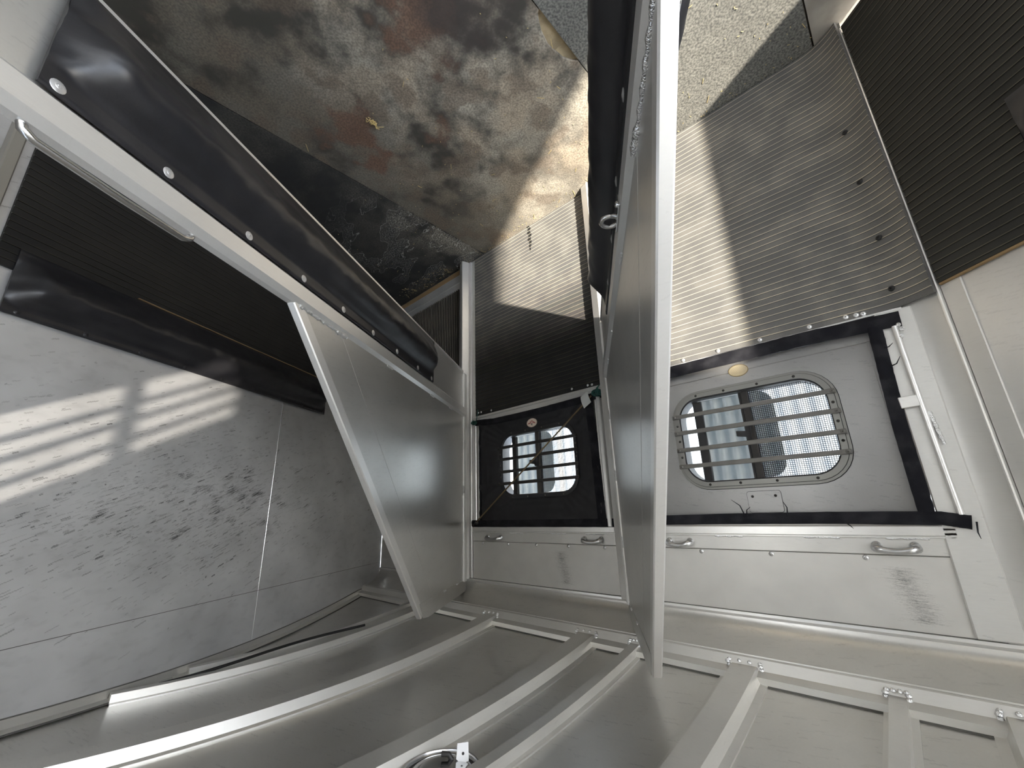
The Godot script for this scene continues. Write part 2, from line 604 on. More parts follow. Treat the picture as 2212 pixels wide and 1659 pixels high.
func materials() -> void:
	var alu := alu_texture(3, 0.78, 0.08, 260, 0.12)
	var alu2 := alu_texture(9, 0.74, 0.13, 1500, 1.0)
	var fine := grain_normal(2, 0.09, 2.0)
	var m := mat("alu_sheet", Color.WHITE, 0.38, 0.62, alu2, 0.9)
	m = mat("alu_divider", lin(0.88, 0.88, 0.87), 0.32, 0.72, alu2, 1.1)
	m = mat("alu_tube", Color.WHITE, 0.33, 0.62, alu, 1.7)
	m = mat("alu_bright", grey(0.85), 0.22, 0.95)
	m = mat("weld", grey(0.9), 0.3, 1.0)
	bumpy(m, grain_normal(8, 0.06, 12.0), 1.0)
	m.uv1_triplanar = true
	m.uv1_scale = Vector3.ONE * 9.0
	m = mat("alu_roof", lin(0.97, 0.96, 0.93), 0.33, 0.82, alu2, 0.7)
	m = mat("alu_bow", lin(0.93, 0.92, 0.89), 0.34, 0.7, alu, 1.3)
	m = mat("alu_white", lin(0.9, 0.9, 0.89), 0.4, 0.3, alu, 1.1)
	m = mat("alu_panel", lin(0.86, 0.85, 0.83), 0.45, 0.4, scuff_texture(31))
	m = mat("alu_jamb", lin(0.86, 0.855, 0.84), 0.42, 0.45, alu, 1.3)
	m = mat("bulkhead", lin(1.0, 1.0, 1.0), 0.4, 0.5, bulkhead_texture())
	m = mat("floor_rubber", Color.WHITE, 0.72, 0.0, floor_texture(), 0.0, 0.35)
	bumpy(m, fine, 0.12)
	m.uv1_scale = Vector3.ONE
	m = mat("subfloor", lin(0.1, 0.085, 0.065), 0.9)  # darker than the bare board, painting shade into the gaps between mats
	m = mat("bare_board", lin(0.5, 0.4, 0.25), 0.9, 0.0, dust_texture(61, Color(0.6, 0.6, 0.6), Color(1, 1, 1)), 1.5)
	m = mat("rubber", Color.WHITE, 0.55, 0.0, dust_texture(51, Color(0.72, 0.72, 0.73), Color(1, 0.98, 0.94)), 1.1, 0.4)
	m.vertex_color_use_as_albedo = true
	m = mat("rubber_dark", lin(0.02, 0.02, 0.02), 0.5, 0.0, null, 0.0, 0.4)
	m = mat("vinyl", Color.WHITE, 0.34, 0.0, dust_texture(52, Color(0.016, 0.016, 0.019), Color(0.034, 0.033, 0.035)), 1.3, 0.5)
	m = mat("webbing", Color.WHITE, 0.8, 0.0, dust_texture(53, Color(0.008, 0.008, 0.011), Color(0.024, 0.024, 0.028)), 2.0, 0.3)
	m = mat("mesh_thin", lin(0.03, 0.03, 0.034), 0.75, 0.0, null, 0.0, 0.3)
	m.transparency = BaseMaterial3D.TRANSPARENCY_ALPHA
	m.albedo_color.a = 0.42
	m.cull_mode = BaseMaterial3D.CULL_DISABLED
	mat("black_cloth", Color.WHITE, 0.62, 0.0, dust_texture(54, Color(0.012, 0.012, 0.015), Color(0.022, 0.022, 0.025)), 2.0, 0.5)
	m = mat("window_screen", Color.WHITE, 0.6, 0.0, screen_texture(), 0.0, 0.3)
	m.transparency = BaseMaterial3D.TRANSPARENCY_ALPHA
	m.cull_mode = BaseMaterial3D.CULL_DISABLED
	m = mat("glass", Color(lin(0.22, 0.29, 0.29), 0.72), 0.04, 0.0)
	m.transparency = BaseMaterial3D.TRANSPARENCY_ALPHA
	m.cull_mode = BaseMaterial3D.CULL_DISABLED
	m = mat("clear_glass", Color(lin(0.3, 0.34, 0.34), 0.35), 0.04, 0.0)
	m.transparency = BaseMaterial3D.TRANSPARENCY_ALPHA
	m = mat("black_frame", lin(0.03, 0.028, 0.026), 0.5)
	m = mat("black_gloss", lin(0.03, 0.03, 0.033), 0.25)
	m = mat("dark_line", lin(0.01, 0.01, 0.01), 0.8)
	m = mat("seam_grey", lin(0.1, 0.095, 0.085), 0.8)
	m = mat("bronze_frame", lin(0.075, 0.068, 0.058), 0.5, 0.3)
	m = mat("bar_grey", lin(0.34, 0.325, 0.29), 0.42, 0.35)
	m = mat("frame_grey", lin(0.5, 0.49, 0.45), 0.38, 0.6)
	m = mat("chrome", grey(0.72), 0.12, 1.0)
	m = mat("steel", grey(0.6), 0.25, 1.0)
	m = mat("screw", grey(0.75), 0.35, 0.7)
	m = mat("sticker_cream", Color.WHITE, 0.35, 0.0, sticker_texture(0))
	m = mat("sticker_red", Color.WHITE, 0.35, 0.0, sticker_texture(1))
	m = mat("green_cord", lin(0.012, 0.075, 0.062), 0.7)
	m = mat("tan_cord", lin(0.16, 0.11, 0.05), 0.7)
	m = mat("tag", lin(0.6, 0.62, 0.6), 0.6)
	m = mat("straw", lin(0.62, 0.47, 0.2), 0.8)
	m = mat("lens_white", grey(0.85), 0.3)
	m = mat("rust", lin(0.3, 0.2, 0.1), 0.9)
	m = mat("gravel", Color.WHITE, 0.95, 0.0, dust_texture(81, Color(0.48, 0.46, 0.43), Color(0.6, 0.58, 0.55)), 0.4)
	m = mat("siding", Color.WHITE, 0.6, 0.0, dust_texture(82, Color(0.5, 0.54, 0.55), Color(0.58, 0.61, 0.61)), 0.5)
	m = mat("cable", lin(0.012, 0.012, 0.012), 0.5)


# ------------------------------------------------------------------ the scene
func _ready() -> void:
	rng.seed = 7
	# camera, turned over as the phone was held
	var cam := Camera3D.new()
	cam.name = "camera"
	var yaw := 0.744135
	var pit := -0.297862
	var rol := 0.0337856
	var fw := Vector3(sin(yaw) * cos(pit), sin(pit), -cos(yaw) * cos(pit))
	var u := -fw.cross(Vector3.UP).normalized()
	var v := fw.cross(u)
	var uu := u * cos(rol) + v * sin(rol)
	var vv := v * cos(rol) - u * sin(rol)
	cam.transform = Transform3D(Basis(uu, -vv, -fw), Vector3(0, 1.592, 1.6))
	cam.fov = rad_to_deg(2.0 * atan(829.5 / 891.86))
	cam.near = 0.03
	cam.far = 200.0
	add_child(cam)
	cam.current = true
	# sky and exposure
	var sm := ProceduralSkyMaterial.new()
	sm.sky_top_color = Color(0.8, 0.86, 0.95)
	sm.sky_horizon_color = Color(0.95, 0.95, 0.94)
	sm.ground_bottom_color = Color(0.62, 0.58, 0.52)
	sm.ground_horizon_color = Color(0.85, 0.83, 0.8)
	sm.sky_energy_multiplier = 1.0
	sm.ground_energy_multiplier = 1.0
	var sky := Sky.new()
	sky.sky_material = sm
	var env := Environment.new()
	env.background_mode = Environment.BG_SKY
	env.sky = sky
	env.background_energy_multiplier = 11.5
	env.tonemap_mode = Environment.TONE_MAPPER_LINEAR
	env.tonemap_exposure = 1.2
	env.sdfgi_enabled = true
	env.ssao_enabled = true
	env.ssil_enabled = true
	var we := WorldEnvironment.new()
	we.name = "world"
	we.environment = env
	add_child(we)
	# low sun through the open back end and the far window
	var sun := DirectionalLight3D.new()
	sun.name = "sun"
	sun.basis = Basis.looking_at(Vector3(1.87, -0.68, -1.0).normalized(), Vector3.UP)
	sun.light_color = Color(1.0, 0.965, 0.91)
	sun.light_energy = 6.0
	sun.light_angular_distance = 1.2
	sun.shadow_enabled = true
	sun.sky_mode = DirectionalLight3D.SKY_MODE_LIGHT_ONLY
	add_child(sun)

	materials()
	build_outside()
	build_floor()
	build_wall_back()
	build_wall_left()
	build_wall_right()
	build_wall_front()
	build_ceiling()
	build_posts()
	build_wall_mats()
	build_dividers()
	build_windows()
	build_bug_screens()
	build_handles()
	build_small_things()


func build_outside() -> void:
	var g := Geo.new()
	g.bx(-40, 40, -0.6, -0.5, -40, 40, 0.0)
	var o := struct("ground", "pale gravel yard around the trailer", "ground")
	part(g, "gravel", "gravel", o)
	# a metal-sided barn close to the windows
	var b := thing("barn", "pale ribbed metal siding of a barn seen through the barred windows", "building", Vector3(0, -0.5, -3.4))
	g = Geo.new()
	g.bx(-9, 13, 0, 5.2, -0.3, -0.02, 0.0)
	part(g, "wall", "siding", b)
	g = Geo.new()
	g.tube([Vector3(3.66, 0.1, 0.04), Vector3(3.66, 2.5, 0.04), Vector3(3.66, 5.0, 0.04)], 0.032, 12)
	part(g, "downpipe", "bar_grey", b)
	var rib := Geo.new()
	rib.sweep([Vector2(-0.035, -0.02), Vector2(0.035, -0.02), Vector2(0.02, 0.01), Vector2(-0.02, 0.01)], [Transform3D(Basis(Vector3(1, 0, 0), Vector3(0, 0, 1), Vector3(0, 1, 0)), Vector3(0, 0, 0)), Transform3D(Basis(Vector3(1, 0, 0), Vector3(0, 0, 1), Vector3(0, 1, 0)), Vector3(0, 5.2, 0))])
	var rm := rib.mesh()
	for k in 46:
		var x := -0.5 + k * 0.14
		part(rm, "siding_rib", "siding", b).position.x = x


func planar_floor(g: Geo) -> void:
	for i in g.v.size():
		g.uv[i] = Vector2((g.v[i].x + 0.6) / 3.6, (g.v[i].z + 0.1) / 2.4)


func flat(out: Array, y0: float, y1: float) -> Geo:
	var g := Geo.new()
	g.plate(out, y0, y1, Transform3D(Basis(Vector3(1, 0, 0), Vector3(0, 0, 1), Vector3(0, 1, 0)), Vector3()))
	return g


func build_floor() -> void:
	var fl := struct("floor", "plywood floor under the rubber mats, darkened for the shade in their gaps", "floor")
	var g := Geo.new()
	g.bx(BACK, 2.9, -0.06, -0.013, -0.05, W + 0.05, 0.0)
	part(g, "subfloor", "subfloor", fl)
	g = Geo.new()
	g.bx(0.53, 0.64, -0.0135, -0.0115, 0.54, 0.86, 0.0)
	part(g, "bare_board", "bare_board", fl)
	var A := [Vector2(1.6745, 0.004), Vector2(2.738, 0.004), Vector2(1.6745, 1.85)]
	var B := [Vector2(0.5475, 0.0), Vector2(1.668, 0.0), Vector2(1.668, 1.86), Vector2(1.56, 2.04), Vector2(0.5475, 2.04)]
	for q in [[0.5475, 0.812], [0.556, 0.806], [0.566, 0.79], [0.575, 0.772], [0.584, 0.752], [0.589, 0.726], [0.594, 0.704], [0.591, 0.678], [0.586, 0.652], [0.583, 0.63], [0.573, 0.612], [0.562, 0.596], [0.5475, 0.583]]:
		B.append(Vector2(q[0], q[1]))
	var C := [Vector2(-0.0985, 0.0), Vector2(0.5435, 0.0), Vector2(0.5435, 2.04), Vector2(-0.0985, 2.04)]
	var D := [Vector2(-2.28, 0.0), Vector2(-0.104, 0.0), Vector2(-0.104, 2.04), Vector2(-2.28, 2.04)]
	var lab := ["dark rubber floor mat with white salt lines in front of the slanted bulkhead", "dusty brown-stained rubber floor mat with a torn notch in its edge", "pale grey dusty rubber floor mat below the grey-screened window", "pale floor mat beside the angled wall with the corner seam"]
	var k := 0
	for out in [A, B, C, D]:
		g = flat(out, -0.0125, 0.0)
		planar_floor(g)
		solo(g, "floor_mat", "floor_rubber", lab[k], "floor mat", "rubber mats on the floor")
		k += 1


func build_wall_back() -> void:
	var w := struct("wall_back", "aluminium outer wall with two barred drop-down windows", "wall")
	var g := Geo.new()
	# structure round the two door openings
	g.bx(BACK, 2.85, -0.06, 1.098, -0.06, -0.002, 0.0)
	g.bx(BACK, 2.85, 1.66, 2.12, -0.06, -0.002, 0.0)
	g.bx(BACK, -0.035, 1.098, 1.66, -0.06, -0.002, 0.0)
	g.bx(0.79, 0.95, 1.098, 1.66, -0.06, -0.002, 0.0)
	g.bx(1.735, 2.85, 1.098, 1.66, -0.06, -0.002, 0.0)
	part(g, "frame_sheet", "alu_jamb", w)
	# upper sheet panels, one over each window and one past the hinge post
	for q in [[-0.086, 0.86], [0.9, 1.795], [1.905, 2.74]]:
		g = Geo.new()
		g.bx(q[0], q[1], 1.7425, 1.926, -0.002, 0.002, 0.0008)
		for i in g.v.size():
			g.uv[i] = Vector2((g.v[i].x - q[0]) / (q[1] - q[0]), (1.926 - g.v[i].y) / 0.184)
			if q[0] > 0.0:
				g.uv[i].x += 0.165
			else:
				g.uv[i].x += 0.345
		var p := part(g, "upper_panel", "alu_panel", w)
		g = Geo.new()
		g.dome(Transform3D(), 0.0075, 0.003)
		g.dome(Transform3D(Basis(), Vector3(0, 0, 0.0024)), 0.0025, 0.0015, 6)
		var screw := g.mesh()
		for k in 5:
			var sx: float = [0.589, 0.372, 0.137, -0.061, 0.79][k] if q[0] < 0.5 else q[0] + 0.08 + k * 0.185
			part(screw, "screw", "steel", p).position = Vector3(sx, 1.7505, 0.0018)
		g = Geo.new()
		g.bx(q[0], q[1], 1.7403, 1.7426, -0.002, 0.0012, 0.0)
		g.bx(q[0], q[1], 1.9258, 1.9285, -0.002, 0.0012, 0.0)
		g.bx(q[0] - 0.0018, q[0] + 0.0002, 1.741, 1.927, -0.002, 0.0012, 0.0)
		part(g, "joint_line", "seam_grey", p)
	# ledge strips that carry the handles, with the sill lip under the panels
	for q in [[-0.082, 0.86, 0], [0.9, 1.795, 1]]:
		g = Geo.new()
		g.bx(q[0], q[1], 1.694, 1.7405, -0.002, 0.006, 0.002)
		var l := part(g, "handle_strip", "alu_jamb", w)
		g = Geo.new()
		g.bx(q[0] + 0.02, q[1], 1.664, 1.692, -0.03, 0.012, 0.003)
		g.bx(q[0] + 0.02, q[1], 1.6915, 1.697, -0.002, 0.012, 0.002)
		part(g, "sill", "alu_tube", l)
		g = Geo.new()
		for x in [q[0] + 0.31, q[0] + 0.57, q[0] + 0.12]:
			var path := []
			for t in 9:
				path.append(Vector3(x + (t - 4) * 0.011, 1.697 + 0.0015 * sin(t * 2.1), 0.009))
			g.tube(path, 0.0035, 6)
		part(g, "weld_bead", "weld", l)
	# strip between the panels and the cove
	g = Geo.new()
	g.sweep([Vector2(-0.002, 1.928), Vector2(0.007, 1.928), Vector2(0.008, 1.936), Vector2(0.004, 1.944), Vector2(-0.002, 1.944)], [Transform3D(Basis(Vector3(0, 0, 1), Vector3(0, 1, 0), Vector3(1, 0, 0)), Vector3(-2.2, 0, 0)), Transform3D(Basis(Vector3(0, 0, 1), Vector3(0, 1, 0), Vector3(1, 0, 0)), Vector3(2.745, 0, 0))])
	part(g, "cove_strip", "alu_tube", w)
	# angle strip along the top of the wall mats
	for q in [[0.91, 1.79]]:
		g = Geo.new()
		g.bx(q[0], q[1], 1.06, 1.073, 0.0, 0.016, 0.002)
		g.bx(q[0], q[1], 1.071, 1.098, 0.0, 0.008, 0.002)
		part(g, "mat_cap", "alu_tube", w)
	g = Geo.new()
	g.bx(-0.1, 0.83, 1.055, 1.064, 0.0, 0.012, 0.002)
	part(g, "mat_cap", "alu_bright", w)
	# jambs either side of the openings
	for q in [[1.722, 1.748, 0.012], [1.752, 1.772, 0.018], [1.776, 1.8, 0.01], [0.944, 0.956, 0.02], [0.922, 0.94, 0.03], [0.905, 0.918, 0.02], [0.795, 0.83, 0.02]]:
		g = Geo.new()
		g.bx(q[0], q[1], 1.1, 1.668, -0.03, q[2], 0.003)
		part(g, "jamb", "alu_tube", w)
	# white-bright jamb plate with its rod, weld and stop tab
	g = Geo.new()
	g.bx(-0.118, -0.034, 1.058, 1.925, -0.02, 0.012, 0.003)
	var j := part(g, "jamb_plate", "alu_white", w)
	g = Geo.new()
	g.tube([Vector3(-0.07, 1.112, 0.016), Vector3(-0.073, 1.35, 0.017), Vector3(-0.078, 1.638, 0.016)], 0.0075, 10)
	part(g, "hinge_rod", "alu_tube", j)
	g = Geo.new()
	var path := []
	var rr := []
	for t in 15:
		path.append(Vector3(-0.083 - 0.0006 * t, 1.37 + t * 0.0065, 0.016))
		rr.append(0.005 + 0.0012 * sin(t * 2.4) if t < 12 else 0.0035)
	g.tube(path, rr, 7)
	for q in [Vector3(-0.085, 1.125, 0.018), Vector3(-0.08, 1.11, 0.018), Vector3(-0.078, 1.146, 0.018)]:
		g.dome(Transform3D(Basis(), q), 0.007, 0.008, 7)
	part(g, "weld_bead", "weld", j)
	g = Geo.new()
	g.box(Transform3D(Basis(Vector3(0, 0, 1), 0.04), Vector3(-0.05, 1.337, 0.024)), Vector3(0.04, 0.032, 0.005), 0.0015)
	part(g, "stop_tab", "alu_tube", j)
	# kick strip in the bay past the hinge post
	g = Geo.new()
	g.bx(1.905, 2.7, 0.045, 0.155, -0.002, 0.012, 0.003)
	g.bx(1.905, 2.7, 0.1, 0.112, 0.006, 0.017, 0.003)
	part(g, "kick_strip", "alu_sheet", w)
	g = Geo.new()
	g.bx(1.905, 2.7, 0.004, 0.045, -0.002, 0.009, 0.003)
	part(g, "rusty_edge", "rust", w)


func build_wall_left() -> void:
	var w := struct("wall_left", "slanted aluminium bulkhead with scuffed sheet above a black pad", "wall")
	w.position = Vector3(2.748, 0, 0)
	w.rotation.y = deg_to_rad(-120)
	var g := Geo.new()
	g.bx(0.0, 2.4, -0.06, 2.12, -0.05, -0.004, 0.0)
	part(g, "backing", "dark_line", w)
	for q in [[0.0, 1.0395, 0.0, 1.8945], [1.0405, 2.4, 0.0, 1.8945], [0.0, 1.0395, 1.8955, 2.12], [1.0405, 2.4, 1.8955, 2.12]]:
		g = Geo.new()
		g.bx(q[0], q[1], q[2], q[3], -0.004, 0.0, 0.0006)
		for i in g.v.size():
			g.uv[i] = Vector2(g.v[i].x / 2.4, (g.v[i].y - 1.0) / 1.15)
		part(g, "sheet", "bulkhead", w)
	g = Geo.new()
	g.bx(1.0385, 1.0415, 1.03, 1.894, -0.001, 0.0012, 0.0004)
	part(g, "seam", "alu_bright", w)
	g = Geo.new()
	g.bx(0.12, 1.95, 1.8942, 1.8958, -0.003, 0.0006, 0.0)
	part(g, "seam", "seam_grey", w)
	# angle that ties the sheet to the roof
	g = Geo.new()
	var secs := []
	for k in 21:
		var s := 0.02 + 2.3 * k / 20.0
		secs.append(Transform3D(Basis(Vector3(0, 0, 1), Vector3(0, 1, 0), Vector3(1, 0, 0)), Vector3(s, roof_y(clampf(s * 0.866, 0.2, W)) - 0.002, 0)))
	g.sweep([Vector2(0, 0.0), Vector2(0.034, 0.0), Vector2(0.034, -0.005), Vector2(0.006, -0.008), Vector2(0.004, -0.03), Vector2(0, -0.03)], secs)
	var at := part(g, "angle_trim", "alu_bow", w)
	g = Geo.new()
	g.sweep([Vector2(0.034, 0.0), Vector2(0.0375, 0.0), Vector2(0.0375, -0.004), Vector2(0.034, -0.004)], secs)
	g.sweep([Vector2(0.0, -0.03), Vector2(0.003, -0.03), Vector2(0.003, -0.033), Vector2(0.0, -0.033)], secs)
	part(g, "sealant_shade_line", "seam_grey", at)
	# latch post on the far end
	g = Geo.new()
	g.bx(2.16, 2.19, 0.0, 1.03, 0.0, 0.03, 0.004)
	part(g, "latch_post", "bar_grey", w)


func build_wall_right() -> void:
	var w := struct("wall_right", "angled aluminium partition with black mat and bright corner seam", "wall")
	var cx := -0.07
	var rr := 0.15
	var rows := []
	for k in 13:
		var a := deg_to_rad(47.0) * k / 12.0
		var x := cx - rr * sin(a)
		var z := rr * (1.0 - cos(a))
		rows.append(PackedVector3Array([Vector3(x, 0.0, z), Vector3(x, 2.06, z)]))
	var g := Geo.new()
	g.grid(rows, 1.0)
	part(g, "corner_sheet", "alu_jamb", w)
	var o := Vector3(cx - rr * sin(deg_to_rad(47)), 0, rr * (1 - cos(deg_to_rad(47))))
	var t := Transform3D(Basis(Vector3.UP, deg_to_rad(-137)), o)
	g = Geo.new()
	g.box(t * Transform3D(Basis(), Vector3(0.395, 1.05, 0.022)), Vector3(0.79, 2.02, 0.04), 0.003)
	part(g, "sheet", "alu_sheet", w)
	g = Geo.new()
	g.box(t * Transform3D(Basis(), Vector3(0.03, 1.54, 0.0)), Vector3(0.05, 1.0, 0.006), 0.002)
	part(g, "lap_strip", "alu_jamb", w)
	# thin bead in the corner, full height
	g = Geo.new()
	g.box(t * Transform3D(Basis(), Vector3(0.0, 1.04, -0.004)), Vector3(0.008, 2.02, 0.014), 0.003)
	part(g, "corner_bead", "alu_tube", w)


func build_wall_front() -> void:
	# the long wall behind the camera with its own barred window, where the sun comes in
	var w := struct("wall_front", "aluminium side wall behind the camera with one barred window", "wall")
	var g := Geo.new()
	var hole := rrect(0.78, 1.665, 0.47, 0.155, 0.07)
	g.ring(rect_like(0.78, 1.665, 0.2, 1.36, 1.4, 1.9, hole), hole, W, W + 0.04)
	g.bx(BACK, 3.0, -0.06, 1.4, W, W + 0.04, 0.0)
	g.bx(BACK, 3.0, 1.9, 2.12, W, W + 0.04, 0.0)
	g.bx(BACK, 0.2, 1.4, 1.9, W, W + 0.04, 0.0)
	g.bx(1.36, 3.0, 1.4, 1.9, W, W + 0.04, 0.0)
	part(g, "sheet", "alu_sheet", w)
	for y in [1.59, 1.65, 1.72, 1.784]:
		g = Geo.new()
		g.bx(0.3, 1.26, y - 0.01, y + 0.01, W + 0.002, W + 0.014, 0.002)
		part(g, "guard_bar", "alu_tube", w)
	g = Geo.new()
	g.bx(0.755, 0.805, 1.5, 1.83, W + 0.02, W + 0.035, 0.002)
	part(g, "mullion", "bronze_frame", w)
	g = Geo.new()
	g.bx(0.3, 1.26, 1.5, 1.83, W + 0.026, W + 0.03, 0.0)
	part(g, "pane", "clear_glass", w)


func along_x(prof: Array, x0: float, x1: float) -> Geo:
	var g := Geo.new()
	var b := Basis(Vector3(0, 0, 1), Vector3(0, 1, 0), Vector3(1, 0, 0))
	g.sweep(prof, [Transform3D(b, Vector3(x0, 0, 0)), Transform3D(b, Vector3(x1, 0, 0))])
	return g


func roof_secs(x: float, z0: float, z1: float, k := 28) -> Array:
	var s := []
	for i in k + 1:
		var z := lerpf(z0, z1, float(i) / k)
		var slope := -0.2 * (z - 1.02)
		var tz := Vector3(0, slope, 1).normalized()
		var ty := Vector3(0, 1, -slope).normalized()
		s.append(Transform3D(Basis(Vector3(1, 0, 0), ty, tz), Vector3(x, roof_y(z), z)))
	return s


func build_ceiling() -> void:
	var c := struct("ceiling", "aluminium trailer roof sheet crossed by curved bows", "ceiling")
	var g := Geo.new()
	var rows := []
	for i in 31:
		var z := lerpf(0.13, W - 0.1, i / 30.0)
		rows.append(PackedVector3Array([Vector3(BACK, roof_y(z), z), Vector3(3.0, roof_y(z), z)]))
	g.grid(rows, 1.0)
	# upper skin, so that the roof has thickness
	rows = []
	for i in 31:
		var z := lerpf(-0.06, W + 0.04, i / 30.0)
		rows.append(PackedVector3Array([Vector3(BACK, roof_y(z) + 0.04, z), Vector3(3.0, roof_y(z) + 0.04, z)]))
	g.grid(rows, -1.0)
	part(g, "roof_sheet", "alu_roof", c)
	# cove between wall and roof rail, on both sides
	for side in 2:
		rows = []
		for i in 13:
			var t := i / 12.0
			var p := Vector2(0.003, 1.94).lerp(Vector2(0.006, 1.992), t).lerp(Vector2(0.006, 1.992).lerp(Vector2(0.152, 2.016), t), t)
			var z := p.x if side == 0 else W - p.x
			rows.append(PackedVector3Array([Vector3(-2.2, p.y, z), Vector3(2.74, p.y, z)]))
		g = Geo.new()
		g.grid(rows, 1.0 if side == 0 else -1.0)
		part(g, "cove", "alu_roof", c)
	var prof := [Vector2(0.148, 2.018), Vector2(0.150, 2.007), Vector2(0.157, 2.006), Vector2(0.160, 2.013), Vector2(0.165, 2.008), Vector2(0.172, 2.01), Vector2(0.184, 2.034), Vector2(0.212, 2.042), Vector2(0.213, 2.06), Vector2(0.148, 2.056)]
	var rail := part(along_x(prof, -2.2, 2.66), "roof_rail", "alu_bow", c)
	part(along_x([Vector2(0.2125, 2.0575), Vector2(0.215, 2.0585), Vector2(0.215, 2.064), Vector2(0.2125, 2.064)], -2.2, 2.64), "sealant_shade_line", "seam_grey", rail)  # dark strip painting in the shadow line between rail flange and roof
	part(along_x([Vector2(0.158, 2.0095), Vector2(0.1655, 2.0095), Vector2(0.1655, 2.02), Vector2(0.158, 2.02)], -2.2, 2.64), "groove", "dark_line", rail)
	var mirrored := []
	for p in prof:
		mirrored.append(Vector2(W - p.x, p.y))
	part(along_x(mirrored, -2.2, 1.6), "roof_rail", "alu_bow", c)
	# hat-shaped bows about half a metre apart, and slim ones that frame the vent
	var hat := [Vector2(-0.06, 0.0), Vector2(-0.06, -0.004), Vector2(-0.042, -0.005), Vector2(-0.032, -0.03), Vector2(0.032, -0.03), Vector2(0.042, -0.005), Vector2(0.06, -0.004), Vector2(0.06, 0.0)]
	var slim := [Vector2(-0.03, 0.0), Vector2(-0.03, -0.004), Vector2(-0.017, -0.005), Vector2(-0.016, -0.027), Vector2(0.016, -0.027), Vector2(0.017, -0.005), Vector2(0.03, -0.004), Vector2(0.03, 0.0)]
	for x in [1.481, 0.98, 0.453, -0.07, -0.6, -1.12, -1.64, -2.16]:
		g = Geo.new()
		g.sweep(hat, roof_secs(x, 0.178, W - 0.178))
		bow_welds(part(g, "roof_bow", "alu_bow", c), x, 0.04)
	for x in [0.787, 0.13]:
		g = Geo.new()
		g.sweep(slim, roof_secs(x, 0.178, W - 0.178))
		bow_welds(part(g, "roof_bow", "alu_bow", c), x, 0.018)
	# the two that run into the bulkhead
	for q in [[2.062, 1.15], [1.93, 1.37]]:
		g = Geo.new()
		g.sweep(slim, roof_secs(q[0], 0.178, q[1], 18))
		bow_welds(part(g, "roof_bow", "alu_bow", c), q[0], 0.018)
	g = Geo.new()
	g.sweep([Vector2(-0.05, 0), Vector2(-0.05, -0.012), Vector2(0.05, -0.012), Vector2(0.05, 0)], roof_secs(1.996, 0.178, 1.2, 18))
	part(g, "roof_bow", "alu_bow", c)


func bow_welds(b: MeshInstance3D, x: float, h: float) -> void:
	var g := Geo.new()
	for s in [-1, 1]:
		for k in 4:
			g.dome(Transform3D(Basis(Vector3(1, 0, 0), deg_to_rad(80)), Vector3(x + s * (h + 0.004 * rng.randf()), 2.03 - 0.008 * k + 0.02, 0.18 + 0.003 * rng.randf())), 0.007, 0.007, 7)
	for k in 4:
		g.dome(Transform3D(Basis(Vector3(1, 0, 0), deg_to_rad(80)), Vector3(x - h + h * 0.66 * k, 2.021, 0.178)), 0.006, 0.006, 7)
	part(g, "weld", "weld", b)


func build_posts() -> void:
	for q in [[1.842, "square aluminium hinge post carrying the broadside divider"], [0.872, "square aluminium hinge post carrying the divider seen edge-on"]]:
		var p := thing("hinge_post", q[1], "post", Vector3(q[0], 0, 0.03), 0.0, "hinge posts on the window wall")
		var g := Geo.new()
		g.box(Transform3D(Basis(Vector3.UP, deg_to_rad(20)), Vector3(0, 0.965, 0)), Vector3(0.05, 1.93, 0.05), 0.004)
		part(g, "tube", "alu_tube", p)
		g = Geo.new()
		g.bx(-0.045, 0.05, 0.0, 1.925, -0.032, -0.018, 0.002)
		part(g, "back_plate", "alu_sheet", p)


# ribbed rubber along a path in plan, y0 .. y1; side +-1 turns the ribs to the room
func rib_mat(path: Array, y0: float, y1: float, pitch: float, side: float, dust: Color, base: Color, clean_above := 9.0) -> Geo:
	var g := Geo.new()
	var nrm := []
	for i in path.size():
		var d: Vector2 = (path[mini(i + 1, path.size() - 1)] - path[maxi(i - 1, 0)]).normalized()
		nrm.append(Vector2(-d.y, d.x) * side)
	var prof := [Vector2(y0, 0.0), Vector2(y0, 0.008)]
	var cols := [base, base]
	var y := y0 + pitch * 0.5
	while y < y1 - pitch * 0.4:
		prof.append_array([Vector2(y - 0.0018, 0.008), Vector2(y - 0.0011, 0.0105), Vector2(y + 0.0011, 0.0105), Vector2(y + 0.0018, 0.008)])
		cols.append_array([base, base, dust, base])
		y += pitch
	prof.append_array([Vector2(y1, 0.008), Vector2(y1, 0.0)])
	cols.append_array([base, base])
	for k in prof.size() - 1:
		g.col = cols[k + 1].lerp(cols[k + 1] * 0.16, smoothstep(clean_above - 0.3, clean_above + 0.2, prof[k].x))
		var rows := []
		for i in path.size():
			var a := Vector3(path[i].x + nrm[i].x * prof[k].y, prof[k].x, path[i].y + nrm[i].y * prof[k].y)
			var b := Vector3(path[i].x + nrm[i].x * prof[k + 1].y, prof[k + 1].x, path[i].y + nrm[i].y * prof[k + 1].y)
			rows.append(PackedVector3Array([a, b]))
		g.grid(rows, side)
	# ends
	g.col = base
	for e in [0, path.size() - 1]:
		var p: Vector2 = path[e]
		var q: Vector2 = path[e] + nrm[e] * 0.008
		var o: Vector2 = path[e] - path[1 if e == 0 else path.size() - 2]
		g.poly([Vector3(p.x, y0, p.y), Vector3(q.x, y0, q.y), Vector3(q.x, y1, q.y), Vector3(p.x, y1, p.y)], Vector3(o.x, 0, o.y))
	return g


func mat_screws(parent: Node, list: Array, nrm := Vector3(0, 0, 1), r := 0.0065) -> void:
	var z := nrm
	var x := Vector3.UP.cross(z).normalized()
	var g := Geo.new()
	g.dome(Transform3D(Basis(x, Vector3.UP, z), Vector3()), r, 0.004, 9)
	var m := g.mesh()
	for p in list:
		part(m, "screw", "screw", parent).position = p


